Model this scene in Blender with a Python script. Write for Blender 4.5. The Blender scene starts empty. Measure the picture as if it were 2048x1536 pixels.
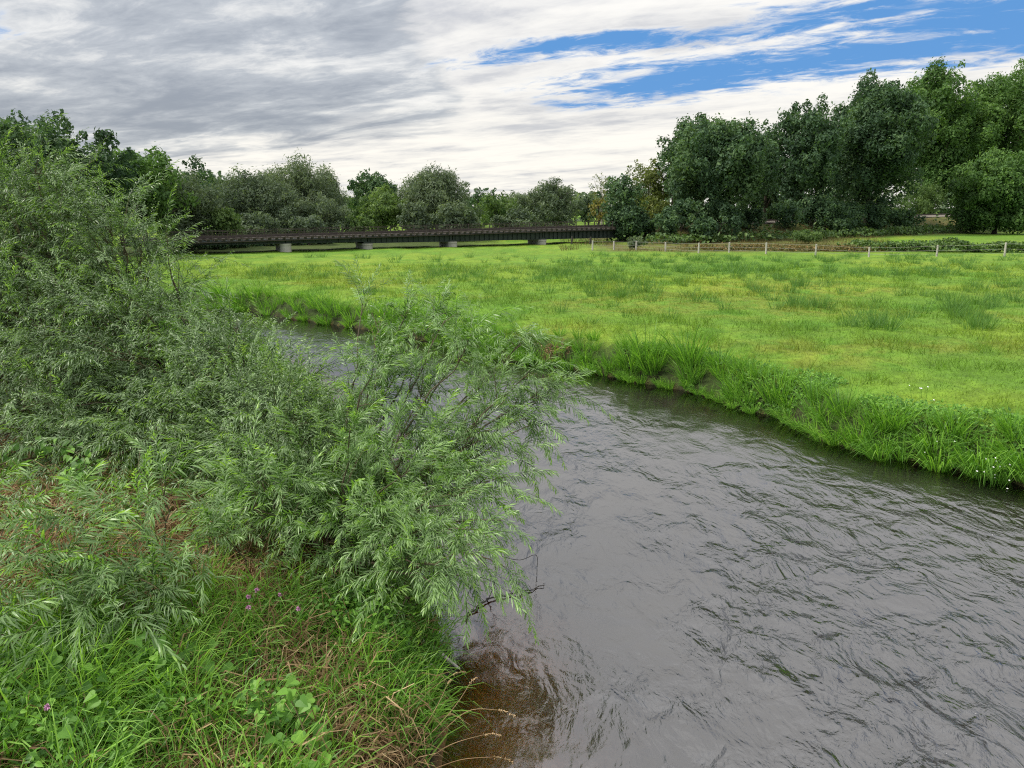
import bpy, math, random
import numpy as np
from mathutils import Matrix, Vector
R = math.radians
random.seed(7)
rng = np.random.default_rng(11)
sc = bpy.context.scene
col = sc.collection

# ------------------------------------------------------------------ camera
CZ = 4.5
PITCH = 13.4
F = 1480.0
cam_d = bpy.data.cameras.new('camera')
cam = bpy.data.objects.new('camera', cam_d)
col.objects.link(cam)
cam.location = (0, 0, CZ)
cam.rotation_euler = (R(90 - PITCH), 0, 0)
cam_d.sensor_width = 36
cam_d.lens = F / 2048 * 36
cam_d.clip_start = 0.1
cam_d.clip_end = 4000
sc.camera = cam

# ------------------------------------------------------------------ exposure
sc.view_settings.view_transform = 'Standard'
sc.view_settings.look = 'None'
sc.view_settings.gamma = 1
sc.view_settings.use_curve_mapping = False
sc.view_settings.exposure = 0.55
sc.cycles.max_bounces = 5
sc.cycles.diffuse_bounces = 3
sc.cycles.glossy_bounces = 2
sc.cycles.transmission_bounces = 4
sc.cycles.transparent_max_bounces = 6
sc.cycles.sample_clamp_indirect = 3
sc.cycles.sample_clamp_direct = 1.6
sc.cycles.use_denoising = False
sc.cycles.filter_width = 1.15

# ------------------------------------------------------------------ sun
SUN_AZ, SUN_EL = -94.0, 47.0
sun_d = bpy.data.lights.new('sun', 'SUN')
sun_d.energy = 3.5
sun_d.angle = R(15)
sun_d.color = (1.0, 0.94, 0.84)
sun = bpy.data.objects.new('sun', sun_d)
col.objects.link(sun)
sv = Vector((math.sin(R(SUN_AZ)) * math.cos(R(SUN_EL)), math.cos(R(SUN_AZ)) * math.cos(R(SUN_EL)), math.sin(R(SUN_EL))))
sun.rotation_euler = sv.to_track_quat('Z', 'Y').to_euler()
sun.location = (-60, 10, 60)


# ------------------------------------------------------------------ node helper
class NT:
    def __init__(self, tree):
        self.t = tree
        self.n = tree.nodes
        self.l = tree.links

    def node(self, typ, **kw):
        n = self.n.new(typ)
        for k, v in kw.items():
            setattr(n, k, v)
        return n

    def put(self, sock, v):
        if hasattr(v, 'is_linked') or isinstance(v, bpy.types.NodeSocket):
            self.l.new(v, sock)
        else:
            sock.default_value = v

    def m(self, op, a, b=None, c=None, clamp=False):
        n = self.node('ShaderNodeMath', operation=op, use_clamp=clamp)
        for i, v in enumerate((a, b, c)):
            if v is not None:
                self.put(n.inputs[i], v)
        return n.outputs[0]

    def sstep(self, v, a, b, lo=0.0, hi=1.0):
        n = self.node('ShaderNodeMapRange', interpolation_type='SMOOTHSTEP')
        self.put(n.inputs[0], v)
        for i, x in enumerate((a, b, lo, hi)):
            self.put(n.inputs[1 + i], x)
        return n.outputs[0]

    def vec(self, x, y, z=0.0):
        n = self.node('ShaderNodeCombineXYZ')
        for i, v in enumerate((x, y, z)):
            self.put(n.inputs[i], v)
        return n.outputs[0]

    def noise(self, v, scale, detail=4, rough=0.55, dist=0.0):
        n = self.node('ShaderNodeTexNoise')
        self.put(n.inputs['Vector'], v)
        n.inputs['Scale'].default_value = scale
        n.inputs['Detail'].default_value = detail
        n.inputs['Roughness'].default_value = rough
        n.inputs['Distortion'].default_value = dist
        return n.outputs[0]

    def mix(self, f, a, b, blend='MIX'):
        n = self.node('ShaderNodeMix', data_type='RGBA', blend_type=blend)
        self.put(n.inputs[0], f)
        for i, v in ((6, a), (7, b)):
            if isinstance(v, tuple) and len(v) == 3:
                v = (*v, 1)
            self.put(n.inputs[i], v)
        return n.outputs[2]

    def ramp(self, f, stops):
        n = self.node('ShaderNodeValToRGB')
        self.put(n.inputs[0], f)
        e = n.color_ramp.elements
        while len(e) < len(stops):
            e.new(0.5)
        for i, (p, c) in enumerate(stops):
            e[i].position = p
            e[i].color = (*c, 1)
        return n.outputs[0]


# ------------------------------------------------------------------ sky
world = bpy.data.worlds.new('World')
sc.world = world
world.use_nodes = True
w = NT(world.node_tree)
w.n.clear()
SKY = 0.10
sky = w.node('ShaderNodeTexSky', sky_type='NISHITA')
sky.sun_disc = False
sky.sun_elevation = R(SUN_EL)
sky.sun_rotation = R(SUN_AZ)
sky.air_density = 1.0
sky.dust_density = 0.4
sky.ozone_density = 2.5
tc = w.node('ShaderNodeTexCoord')
sep = w.node('ShaderNodeSeparateXYZ')
w.l.new(tc.outputs['Generated'], sep.inputs[0])
dx, dy, dz = sep.outputs
zz = w.m('ADD', w.m('MAXIMUM', dz, 0.0), 0.08)
U = w.m('DIVIDE', dx, zz)
V = w.m('DIVIDE', dy, zz)
S_ = w.m('ADD', w.m('MULTIPLY', U, 0.848), w.m('MULTIPLY', V, -0.53))
T_ = w.m('ADD', w.m('MULTIPLY', U, 0.53), w.m('MULTIPLY', V, 0.848))
pl = w.vec(S_, T_, 0.0)
streak = w.noise(w.vec(w.m('MULTIPLY', S_, 0.75), w.m('MULTIPLY', T_, 1.9), 3.1), 1.2, 6, 0.58, 0.9)
fine = w.noise(w.vec(w.m('MULTIPLY', S_, 1.3), w.m('MULTIPLY', T_, 2.4), 9.0), 3.0, 9, 0.68, 0.7)
lump = w.noise(w.vec(S_, w.m('MULTIPLY', T_, 1.3), 5.5), 1.5, 7, 0.58, 0.3)
big = w.noise(w.vec(S_, T_, 1.7), 0.45, 3, 0.5)


def gauss(x, c, wd):
    q = w.m('DIVIDE', w.m('SUBTRACT', x, c), wd)
    return w.m('POWER', 2.718, w.m('MULTIPLY', w.m('MULTIPLY', q, q), -1.0))


tw = w.m('ADD', T_, w.m('MULTIPLY', w.m('SUBTRACT', lump, 0.5), 0.7))
bandA = gauss(tw, w.m('ADD', 3.86, w.m('MULTIPLY', S_, -0.10)), 0.38)
bandB = gauss(tw, w.m('ADD', 3.36, w.m('MULTIPLY', S_, 0.10)), 0.21)
bandC = w.m('MULTIPLY', gauss(tw, 3.52, 0.40), w.sstep(S_, -0.95, 0.0))
gap = w.m('MULTIPLY', w.m('MAXIMUM', bandC, w.m('MAXIMUM', bandA, w.m('MULTIPLY', bandB, 0.92))), w.sstep(S_, -2.75, -1.7))
gap = w.m('MULTIPLY', gap, w.sstep(S_, -2.6, -0.4, 0.80, 1.40))
far_gap = w.m('MULTIPLY', w.sstep(T_, 2.6, 1.6), w.sstep(big, 0.5, 0.66))     # scattered gaps higher up
blue = w.m('ADD', w.m('MAXIMUM', gap, w.m('MULTIPLY', far_gap, 0.8)), w.m('MULTIPLY', w.m('SUBTRACT', streak, 0.5), 3.0))
blue = w.m('ADD', blue, w.m('MULTIPLY', w.m('SUBTRACT', fine, 0.5), 2.4))
blue = w.sstep(blue, 0.20, 1.10)
blue = w.m('MULTIPLY', blue, w.sstep(w.m('ADD', gap, far_gap), 0.02, 0.3))
# low horizon blue-grey between the cumulus far off
# grey sheet on the left
g = w.m('ADD', w.m('MULTIPLY', w.m('ADD', S_, 1.73), -1.0), w.m('MULTIPLY', w.m('SUBTRACT', T_, 2.45), -0.75))
g = w.m('ADD', g, w.m('MULTIPLY', w.m('SUBTRACT', lump, 0.5), 1.5))
g = w.m('ADD', g, w.m('MULTIPLY', w.m('SUBTRACT', fine, 0.5), 0.5))
grey = w.m('MULTIPLY', w.sstep(g, 0.0, 0.28), w.sstep(w.m('ADD', T_, w.m('MULTIPLY', w.m('SUBTRACT', streak, 0.5), 2.2)), 4.9, 3.7))
shade = w.m('ADD', w.m('MULTIPLY', lump, 0.55), w.m('MULTIPLY', streak, 0.45))
shade = w.m('ADD', shade, w.m('MULTIPLY', w.m('SUBTRACT', fine, 0.5), 0.24))
shade = w.m('ADD', shade, w.m('MULTIPLY', w.m('SUBTRACT', big, 0.5), 0.5))
k = 1.0 / SKY
gcol = w.ramp(w.sstep(shade, 0.30, 0.72), [(0.0, (0.228 * k / 12, 0.257 * k / 12, 0.305 * k / 12)), (0.5, (0.365 * k / 12, 0.392 * k / 12, 0.430 * k / 12)), (1.0, (0.66 * k / 12, 0.66 * k / 12, 0.65 * k / 12))])
wcol = w.ramp(w.sstep(shade, 0.28, 0.62), [(0.0, (0.40 * k / 12, 0.415 * k / 12, 0.45 * k / 12)), (0.5, (0.57 * k / 12, 0.57 * k / 12, 0.57 * k / 12)), (1.0, (0.68 * k / 12, 0.67 * k / 12, 0.645 * k / 12))])
cloud = w.mix(grey, wcol, gcol)
# the low sheet of cloud towards the horizon glows a little warmer
low = w.m('MULTIPLY', w.sstep(dz, 0.20, 0.04), 0.5)
cloud = w.mix(low, cloud, w.mix(1.0, cloud, (1.08, 1.04, 0.94), 'MULTIPLY'))
cl12 = w.mix(1.0, cloud, (12.0, 12.0, 12.0), 'MULTIPLY')
skyb = w.mix(0.12, (0.070 * 10, 0.215 * 10, 0.48 * 10), sky.outputs[0])
skyb = w.mix(w.sstep(dz, 0.1, 0.0), skyb, (2.6, 3.4, 4.3))
# an overcast sky is brighter overhead than low down
ov = w.m('ADD', 1.0, w.m('MULTIPLY', w.m('MAXIMUM', w.m('SUBTRACT', dz, 0.22), 0.0), 1.5))
cl12 = w.mix(1.0, cl12, w.vec(ov, ov, ov), 'MULTIPLY')
final = w.mix(blue, cl12, skyb)
below = w.sstep(dz, 0.0, -0.05)
final = w.mix(below, final, (0.8, 1.0, 0.5))
bg = w.node('ShaderNodeBackground')
w.l.new(final, bg.inputs[0])
bg.inputs[1].default_value = SKY
wo = w.node('ShaderNodeOutputWorld')
w.l.new(bg.outputs[0], wo.inputs[0])

# ------------------------------------------------------------------ pixel <-> place
cp, sp_ = math.cos(R(PITCH)), math.sin(R(PITCH))


def ray(x, y):
    a, b = (x - 1024) / F, (768 - y) / F
    return np.array([a, cp + b * sp_, -sp_ + b * cp])


def on_level(x, y, z):
    r = ray(x, y)
    t = (z - CZ) / r[2]
    return np.array([0, 0, CZ]) + r * t


def at_depth(x, y, Y):
    r = ray(x, y)
    return np.array([0, 0, CZ]) + r * (Y / r[1])


# ------------------------------------------------------------------ noise
def _hash(ix, iy, seed):
    n = (ix.astype(np.int64) * 374761393 + iy.astype(np.int64) * 668265263 + seed * 982451653) & 0x7fffffff
    n = ((n ^ (n >> 13)) * 1274126177) & 0x7fffffff
    return ((n ^ (n >> 16)) & 0xffff) / 65535.0


def vnoise(x, y, seed=0):
    ix, iy = np.floor(x), np.floor(y)
    fx, fy = x - ix, y - iy
    fx = fx * fx * fx * (fx * (fx * 6 - 15) + 10)
    fy = fy * fy * fy * (fy * (fy * 6 - 15) + 10)
    a, b = _hash(ix, iy, seed), _hash(ix + 1, iy, seed)
    c, d = _hash(ix, iy + 1, seed), _hash(ix + 1, iy + 1, seed)
    return (a * (1 - fx) + b * fx) * (1 - fy) + (c * (1 - fx) + d * fx) * fy


def fbm(x, y, o=4, seed=0):
    s, a, n = 0.0, 0.5, 0.0
    for i in range(o):
        s = s + a * vnoise(x, y, seed + i * 17)
        n += a
        a *= 0.5
        x, y = x * 2.03 + 5.2, y * 2.03 + 1.3
    return s / n


def sm(x, a, b):
    t = np.clip((x - a) / (b - a), 0, 1)
    return t * t * (3 - 2 * t)


# ------------------------------------------------------------------ river outline
def catmull(P, n=6):
    P = np.array(P, float)
    out = []
    for i in range(len(P) - 1):
        p0, p1, p2, p3 = P[max(i - 1, 0)], P[i], P[i + 1], P[min(i + 2, len(P) - 1)]
        for t in np.linspace(0, 1, n, endpoint=False):
            out.append(0.5 * ((2 * p1) + (-p0 + p2) * t + (2 * p0 - 5 * p1 + 4 * p2 - p3) * t * t + (-p0 + 3 * p1 - 3 * p2 + p3) * t ** 3))
    out.append(P[-1])
    return np.array(out)


RBpx = [(440, 622), (560, 634), (640, 645), (800, 670), (900, 692), (1000, 718), (1100, 729), (1250, 759), (1400, 789), (1480, 817), (1560, 836), (1650, 880), (1750, 907), (1850, 926), (2048, 972)]
LBpx = [(330, 655), (430, 673), (520, 702), (600, 752), (680, 832), (740, 915), (790, 1032), (830, 1162), (885, 1290), (872, 1400), (870, 1536)]
RB = [(-60, 46), (-32, 38)] + [tuple(on_level(x, y, 0)[:2]) for x, y in RBpx] + [(10.5, 8.0), (12.5, 2), (15, -25)]
LB = [(-60, 38), (-30, 31.5)] + [tuple(on_level(x, y, 0)[:2]) for x, y in LBpx] + [(-1.0, 1.5), (-1.8, -25)]
RB, LB = catmull(RB, 5), catmull(LB, 5)
RIVER = np.concatenate([RB, LB[::-1]])


def polyline_dist(x, y, P, want_t=False):
    best = np.full(x.shape, 1e9)
    tt = np.zeros(x.shape)
    acc = 0.0
    for a, b in zip(P[:-1], P[1:]):
        d = b - a
        L = math.hypot(*d)
        if L < 1e-9:
            continue
        t = np.clip(((x - a[0]) * d[0] + (y - a[1]) * d[1]) / (L * L), 0, 1)
        q = np.hypot(x - a[0] - t * d[0], y - a[1] - t * d[1])
        m = q < best
        best = np.where(m, q, best)
        tt = np.where(m, acc + t * L, tt)
        acc += L
    return (best, tt) if want_t else best


def inside(x, y, P):
    r = np.zeros(x.shape, bool)
    Q = np.roll(P, -1, axis=0)
    for (x0, y0), (x1, y1) in zip(P, Q):
        if y0 == y1:
            continue
        c = ((y0 > y) != (y1 > y)) & (x < (x1 - x0) * (y - y0) / (y1 - y0) + x0)
        r ^= c
    return r


# ------------------------------------------------------------------ railway line
RAIL = np.array([(-90, 27), (-45, 50), (-30, 57.8), (-19.6, 63.2), (3.0, 75.0), (10.8, 79.1), (30, 91), (52, 106), (75, 120), (120, 146), (260, 220)], float)
_rl = np.concatenate([[0], np.cumsum(np.hypot(*np.diff(RAIL, axis=0).T))])
B0, B1 = _rl[2], _rl[5]           # the bridge runs between these lengths
ZR = lambda s: 2.20 + (s - _rl[3]) * 0.0130      # deck top


def rail_at(s):
    i = int(np.clip(np.searchsorted(_rl, s) - 1, 0, len(RAIL) - 2))
    t = (s - _rl[i]) / (_rl[i + 1] - _rl[i])
    p = RAIL[i] * (1 - t) + RAIL[i + 1] * t
    d = (RAIL[i + 1] - RAIL[i]) / (_rl[i + 1] - _rl[i])
    return p, d


# ------------------------------------------------------------------ terrain height
def river_sd(x, y):
    dr = polyline_dist(x, y, RB)
    dl = polyline_dist(x, y, LB)
    ins = inside(x, y, RIVER)
    return np.where(ins, -np.minimum(dr, dl), np.minimum(dr, dl)), dl < dr


def height(x, y):
    x, y = np.asarray(x, float), np.asarray(y, float)
    sd, left = river_sd(x, y)
    und = fbm(x * 0.35, y * 0.35, 3, 3) - 0.5
    hum = fbm(x * 1.6, y * 1.6, 2, 8) - 0.5
    bed = -0.10 - 0.70 * (1 - np.exp(np.minimum(sd, 0) / np.where(left, 2.2, 1.3))) + 0.08 * hum
    rb = 0.10 + 0.60 * sm(sd, 0.0, 0.55) + 0.22 * sm(sd, 0.4, 2.5) + 0.22 * und + (0.09 + 0.12 * (1 - sm(sd, 1.5, 5.0))) * hum * sm(sd, 0.6, 2.2)
    rb = rb + 0.25 * sm(y, 55, 100)
    lb = 0.08 + 0.30 * sm(sd, 0.0, 0.7) + 0.55 * sm(sd, 0.4, 4.0) + 0.2 * und + 0.1 * hum
    out = np.where(left, lb, rb)
    z = np.where(sd < 0, bed, out)
    d, s = polyline_dist(x, y, RAIL, True)
    top = 2.0 + (s - _rl[3]) * 0.0130
    on = np.maximum(sm(s, B1 + 1.0, B1 + 3.5), 1 - sm(s, B0 - 3.5, B0 - 1.0))
    emb = top - np.maximum(0, d - 2.4) * 0.55 + 0.25 * hum * sm(d, 2.5, 4)
    z = np.where(on > 0.01, np.maximum(z, z * (1 - on) + emb * on), z)
    return z


def h1(x, y):
    return float(height(np.array([x]), np.array([y]))[0])


def grow(a, b, step, out, f):
    core = list(np.arange(a, b + 1e-6, step))
    s, v, hi = step, b, []
    while v < out:
        s *= f
        v += s
        hi.append(v)
    return core, hi


def axis(a, b, step, lo, hi, f=1.07):
    core, up = grow(a, b, step, hi, f)
    s, v, dn = step, a, []
    while v > lo:
        s *= f
        v -= s
        dn.append(v)
    return np.array(dn[::-1] + core + up)


# ------------------------------------------------------------------ mesh helpers
def mesh(name, V_, F_, tint=None, colr=None, smooth=False):
    V_ = np.ascontiguousarray(V_, np.float32)
    F_ = np.ascontiguousarray(F_, np.int32)
    me = bpy.data.meshes.new(name)
    nf, k_ = F_.shape
    me.vertices.add(len(V_))
    me.vertices.foreach_set('co', V_.ravel())
    me.loops.add(nf * k_)
    me.loops.foreach_set('vertex_index', F_.ravel())
    me.polygons.add(nf)
    me.polygons.foreach_set('loop_start', np.arange(0, nf * k_, k_, dtype=np.int32))
    me.polygons.foreach_set('use_smooth', np.full(nf, smooth))
    if tint is not None:
        a = me.attributes.new('tint', 'FLOAT', 'POINT')
        a.data.foreach_set('value', np.ascontiguousarray(tint, np.float32))
    if colr is not None:
        a = me.attributes.new('col', 'FLOAT_COLOR', 'POINT')
        c4 = np.ones((len(V_), 4), np.float32)
        c4[:, :3] = colr
        a.data.foreach_set('color', c4.ravel())
    me.update(calc_edges=True)
    return me


def link(name, data, mat=None, parent=None, loc=None, label=None, cat=None, group=None, kind=None):
    o = bpy.data.objects.new(name, data)
    col.objects.link(o)
    if mat is not None and data is not None and not data.materials:
        data.materials.append(mat)
    if parent is not None:
        o.parent = parent
    if loc is not None:
        o.location = loc
    for k_, v in (('label', label), ('category', cat), ('group', group), ('kind', kind)):
        if v:
            o[k_] = v
    return o


def thing(name, label, cat, loc=(0, 0, 0), group=None):
    return link(name, None, loc=loc, label=label, cat=cat, group=group)


class Acc:
    """collects triangles"""
    def __init__(self):
        self.v, self.f, self.t, self.n = [], [], [], 0

    def add(self, v, f, t=None):
        v = np.asarray(v, float)
        self.v.append(v)
        self.f.append(np.asarray(f) + self.n)
        self.t.append(np.full(len(v), 0.5) if t is None else np.broadcast_to(t, (len(v),)))
        self.n += len(v)

    def mesh(self, name, off=(0, 0, 0), smooth=False):
        return mesh(name, np.concatenate(self.v) - np.asarray(off), np.concatenate(self.f), np.concatenate(self.t), smooth=smooth)


def nrm(v):
    return v / np.maximum(np.linalg.norm(v, axis=-1, keepdims=True), 1e-9)


def tube(path, rad, sides=5):
    path = np.asarray(path, float)
    n = len(path)
    rad = np.broadcast_to(np.asarray(rad, float), (n,))
    T = nrm(np.gradient(path, axis=0))
    ref = np.array([0.31, 0.12, 0.94]) if abs(T[0][2]) < 0.8 else np.array([0.95, 0.2, 0.1])
    A = nrm(np.cross(T, ref))
    B = np.cross(T, A)
    an = np.linspace(0, 2 * math.pi, sides, endpoint=False)
    ring = path[:, None] + rad[:, None, None] * (A[:, None] * np.cos(an)[None, :, None] + B[:, None] * np.sin(an)[None, :, None])
    v = ring.reshape(-1, 3)
    f = []
    for i in range(n - 1):
        for j in range(sides):
            a, b = i * sides + j, i * sides + (j + 1) % sides
            f += [(a, b, b + sides), (a, b + sides, a + sides)]
    for j in range(1, sides - 1):
        f.append((0, j + 1, j))
        f.append(((n - 1) * sides, (n - 1) * sides + j, (n - 1) * sides + j + 1))
    return v, np.array(f)


def box(c, s, rz=0.0):
    c, s = np.asarray(c, float), np.asarray(s, float) / 2
    v = np.array([(x, y, z) for x in (-1, 1) for y in (-1, 1) for z in (-1, 1)], float) * s
    ca, sa = math.cos(rz), math.sin(rz)
    v = np.stack([v[:, 0] * ca - v[:, 1] * sa, v[:, 0] * sa + v[:, 1] * ca, v[:, 2]], 1) + c
    q = [(0, 1, 3, 2), (4, 6, 7, 5), (0, 4, 5, 1), (2, 3, 7, 6), (0, 2, 6, 4), (1, 5, 7, 3)]
    f = []
    for a, b, c_, d in q:
        f += [(a, b, c_), (a, c_, d)]
    return v, np.array(f)


def blades(P, D, L, W, sag, tint, segs=3, side=None, r=None):
    """curved tapering blades: P base, D start direction, sag bends them down"""
    n = len(P)
    r = r or rng
    D = nrm(D)
    if side is None:
        side = nrm(np.cross(D, nrm(r.normal(size=(n, 3)))))
    L, W, sag = (np.broadcast_to(np.asarray(q, float), (n,)) for q in (L, W, sag))
    rows = []
    p = P.copy()
    d = D.copy()
    wp = [0.7, 1.0, 0.8, 0.5] if segs == 4 else [0.75, 1.0, 0.6]
    for i in range(segs):
        wd = (W * wp[i] / 2)[:, None]
        rows += [p - side * wd, p + side * wd]
        p = p + d * (L / segs)[:, None]
        d = nrm(d + np.array([0, 0, -1.0]) * (sag / segs * (0.5 + i))[:, None])
    rows.append(p)
    k_ = 2 * segs + 1
    v = np.stack(rows, 1).reshape(-1, 3)
    base = (np.arange(n) * k_)[:, None]
    fs = []
    for i in range(segs - 1):
        a = 2 * i
        fs += [base + np.array([[a, a + 1, a + 3]]), base + np.array([[a, a + 3, a + 2]])]
    a = 2 * (segs - 1)
    fs.append(base + np.array([[a, a + 1, a + 2]]))
    return v, np.concatenate(fs), np.repeat(np.broadcast_to(tint, (n,)), k_)


def leaf6(P, D, L, W, g, tint, r=None):
    """narrow willow-type leaves, bending towards g"""
    n = len(P)
    r = r or rng
    D = nrm(D)
    side = nrm(np.cross(D, g + 0.3 * r.normal(size=(n, 3))))
    L, W = np.broadcast_to(L, (n,))[:, None], np.broadcast_to(W, (n,))[:, None]
    m1 = P + D * L * 0.34 + g * L * 0.03
    m2 = P + D * L * 0.68 + g * L * 0.15
    tip = P + D * L * 0.93 + g * L * 0.36
    v = np.stack([P, m1 - side * W / 2, m1 + side * W / 2, m2 - side * W * 0.40, m2 + side * W * 0.40, tip], 1).reshape(-1, 3)
    b = (np.arange(n) * 6)[:, None]
    f = np.concatenate([b + np.array([q]) for q in ((0, 2, 1), (1, 2, 4), (1, 4, 3), (3, 4, 5))])
    return v, f, np.repeat(np.broadcast_to(tint, (n,)), 6)


def leaf4(P, D, L, W, g, tint, r=None):
    """the same leaf with two bent faces, for willows farther off"""
    n = len(P)
    r = r or rng
    D = nrm(D)
    side = nrm(np.cross(D, g + 0.3 * r.normal(size=(n, 3))))
    L, W = np.broadcast_to(L, (n,))[:, None], np.broadcast_to(W, (n,))[:, None]
    m = P + D * L * 0.5 + g * L * 0.06
    v = np.stack([P, m - side * W / 2, m + side * W / 2, P + D * L * 0.95 + g * L * 0.34], 1).reshape(-1, 3)
    b = (np.arange(n) * 4)[:, None]
    f = np.concatenate([b + np.array([q]) for q in ((0, 2, 1), (1, 2, 3))])
    return v, f, np.repeat(np.broadcast_to(tint, (n,)), 4)


def cards(P, N, L, W, tint, r):
    """leaf-sprig faces: diamond quads as two triangles"""
    n = len(P)
    N = nrm(N)
    a = nrm(np.cross(N, r.normal(size=(n, 3))))
    b = np.cross(N, a)
    L, W = np.broadcast_to(L, (n,))[:, None] / 2, np.broadcast_to(W, (n,))[:, None] / 2
    v = np.stack([P - a * L, P - b * W + a * L * 0.15 + N * W * 0.35, P + a * L, P + b * W + a * L * 0.15 + N * W * 0.35], 1).reshape(-1, 3)
    k_ = (np.arange(n) * 4)[:, None]
    f = np.concatenate([k_ + np.array([[0, 1, 2]]), k_ + np.array([[0, 2, 3]])])
    return v, f, np.repeat(np.broadcast_to(tint, (n,)), 4)


# ------------------------------------------------------------------ materials
def new_mat(name):
    m = bpy.data.materials.new(name)
    m.use_nodes = True
    t = NT(m.node_tree)
    t.n.clear()
    out = t.node('ShaderNodeOutputMaterial')
    return m, t, out


def leaf_mat(name, dark, mid, light, trans=0.35, rough=0.5, under=None, spec=0.35, tboost=(1.5, 1.6, 0.7)):
    m, t, out = new_mat(name)
    at = t.node('ShaderNodeAttribute', attribute_name='tint')
    oi = t.node('ShaderNodeObjectInfo')
    f = t.m('ADD', at.outputs['Fac'], t.m('MULTIPLY', t.m('SUBTRACT', oi.outputs['Random'], 0.5), 0.22), clamp=True)
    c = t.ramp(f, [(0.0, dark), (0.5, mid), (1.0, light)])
    cu = c
    if under:
        ge = t.node('ShaderNodeNewGeometry')
        cu = t.mix(t.m('MULTIPLY', ge.outputs['Backfacing'], 0.75), c, under)
    p = t.node('ShaderNodeBsdfPrincipled')
    t.put(p.inputs['Base Color'], cu)
    p.inputs['Roughness'].default_value = rough
    p.inputs['Specular IOR Level'].default_value = spec
    tr = t.node('ShaderNodeBsdfTranslucent')
    t.put(tr.inputs[0], t.mix(1.0, c, tboost, 'MULTIPLY'))
    mx = t.node('ShaderNodeMixShader')
    mx.inputs[0].default_value = trans
    t.l.new(p.outputs[0], mx.inputs[1])
    t.l.new(tr.outputs[0], mx.inputs[2])
    t.l.new(mx.outputs[0], out.inputs[0])
    return m


def plain_mat(name, c1, c2, scale=8.0, rough=0.8, bump=0.3, stretch=(1, 1, 1), spec=0.3, metal=0.0):
    m, t, out = new_mat(name)
    tcx = t.node('ShaderNodeTexCoord')
    mp = t.node('ShaderNodeMapping')
    mp.inputs['Scale'].default_value = stretch
    t.l.new(tcx.outputs['Object'], mp.inputs[0])
    n = t.noise(mp.outputs[0], scale, 6, 0.65, 0.3)
    n2 = t.noise(mp.outputs[0], scale * 0.23, 3, 0.5)
    f = t.m('ADD', t.m('MULTIPLY', n, 0.6), t.m('MULTIPLY', n2, 0.4))
    p = t.node('ShaderNodeBsdfPrincipled')
    t.put(p.inputs['Base Color'], t.ramp(f, [(0.32, c1), (0.68, c2)]))
    p.inputs['Roughness'].default_value = rough
    p.inputs['Metallic'].default_value = metal
    p.inputs['Specular IOR Level'].default_value = spec
    if bump:
        b = t.node('ShaderNodeBump')
        b.inputs['Strength'].default_value = bump
        b.inputs['Distance'].default_value = 0.02
        t.put(b.inputs['Height'], n)
        t.l.new(b.outputs[0], p.inputs['Normal'])
    t.l.new(p.outputs[0], out.inputs[0])
    return m


M = {}
M['willow'] = leaf_mat('willow_leaf', (0.026, 0.056, 0.015), (0.135, 0.245, 0.060), (0.31, 0.47, 0.110), 0.32, 0.45, (0.22, 0.31, 0.16), 0.4)
M['willow_fresh'] = leaf_mat('fresh_willow_leaf', (0.028, 0.068, 0.014), (0.145, 0.29, 0.050), (0.36, 0.56, 0.095), 0.34, 0.42, (0.23, 0.34, 0.15), 0.45)
M['bark'] = plain_mat('willow_bark', (0.055, 0.045, 0.03), (0.12, 0.095, 0.06), 14, 0.85, 0.4, (1, 1, 0.3))
M['twig'] = plain_mat('twig_bark', (0.05, 0.045, 0.02), (0.12, 0.10, 0.045), 20, 0.7, 0.1)
M['trunk'] = plain_mat('tree_bark', (0.03, 0.026, 0.02), (0.08, 0.068, 0.05), 3, 0.9, 0.5, (1, 1, 0.25))
M['birch_bark'] = plain_mat('birch_bark', (0.25, 0.24, 0.21), (0.5, 0.48, 0.43), 2, 0.8, 0.2)
M['oak'] = leaf_mat('oak_leaf', (0.028, 0.058, 0.032), (0.062, 0.118, 0.058), (0.120, 0.195, 0.080), 0.3, 0.6, spec=0.2)
M['ash'] = leaf_mat('ash_leaf', (0.048, 0.10, 0.030), (0.092, 0.178, 0.050), (0.155, 0.26, 0.066), 0.32, 0.6, spec=0.2)
M['far_willow'] = leaf_mat('grey_willow_leaf', (0.058, 0.088, 0.056), (0.110, 0.152, 0.092), (0.175, 0.222, 0.132), 0.3, 0.6, spec=0.2)
M['light'] = leaf_mat('light_green_leaf', (0.06, 0.11, 0.036), (0.105, 0.172, 0.058), (0.165, 0.24, 0.080), 0.35, 0.6, spec=0.2)
M['birch'] = leaf_mat('birch_leaf', (0.075, 0.105, 0.03), (0.135, 0.17, 0.05), (0.21, 0.23, 0.07), 0.35, 0.6, spec=0.2)
M['yellow'] = leaf_mat('yellowing_leaf', (0.09, 0.09, 0.025), (0.16, 0.15, 0.04), (0.24, 0.21, 0.055), 0.3, 0.6, spec=0.2)
M['bramble'] = leaf_mat('bramble_leaf', (0.035, 0.07, 0.022), (0.07, 0.13, 0.036), (0.13, 0.20, 0.05), 0.25, 0.55, spec=0.3)
M['grass'] = leaf_mat('bank_grass', (0.040, 0.10, 0.014), (0.115, 0.26, 0.036), (0.28, 0.48, 0.075), 0.36, 0.45, spec=0.35)
M['sedge'] = leaf_mat('sedge_blade', (0.05, 0.125, 0.016), (0.11, 0.26, 0.028), (0.22, 0.41, 0.05), 0.38, 0.45, spec=0.35)
M['rush'] = leaf_mat('rush_blade', (0.05, 0.115, 0.026), (0.085, 0.185, 0.040), (0.135, 0.255, 0.055), 0.3, 0.55, spec=0.25)
M['dry'] = leaf_mat('dry_grass', (0.11, 0.065, 0.032), (0.30, 0.20, 0.105), (0.54, 0.40, 0.23), 0.3, 0.65, spec=0.2, tboost=(1.2, 1.1, 0.9))
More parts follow.
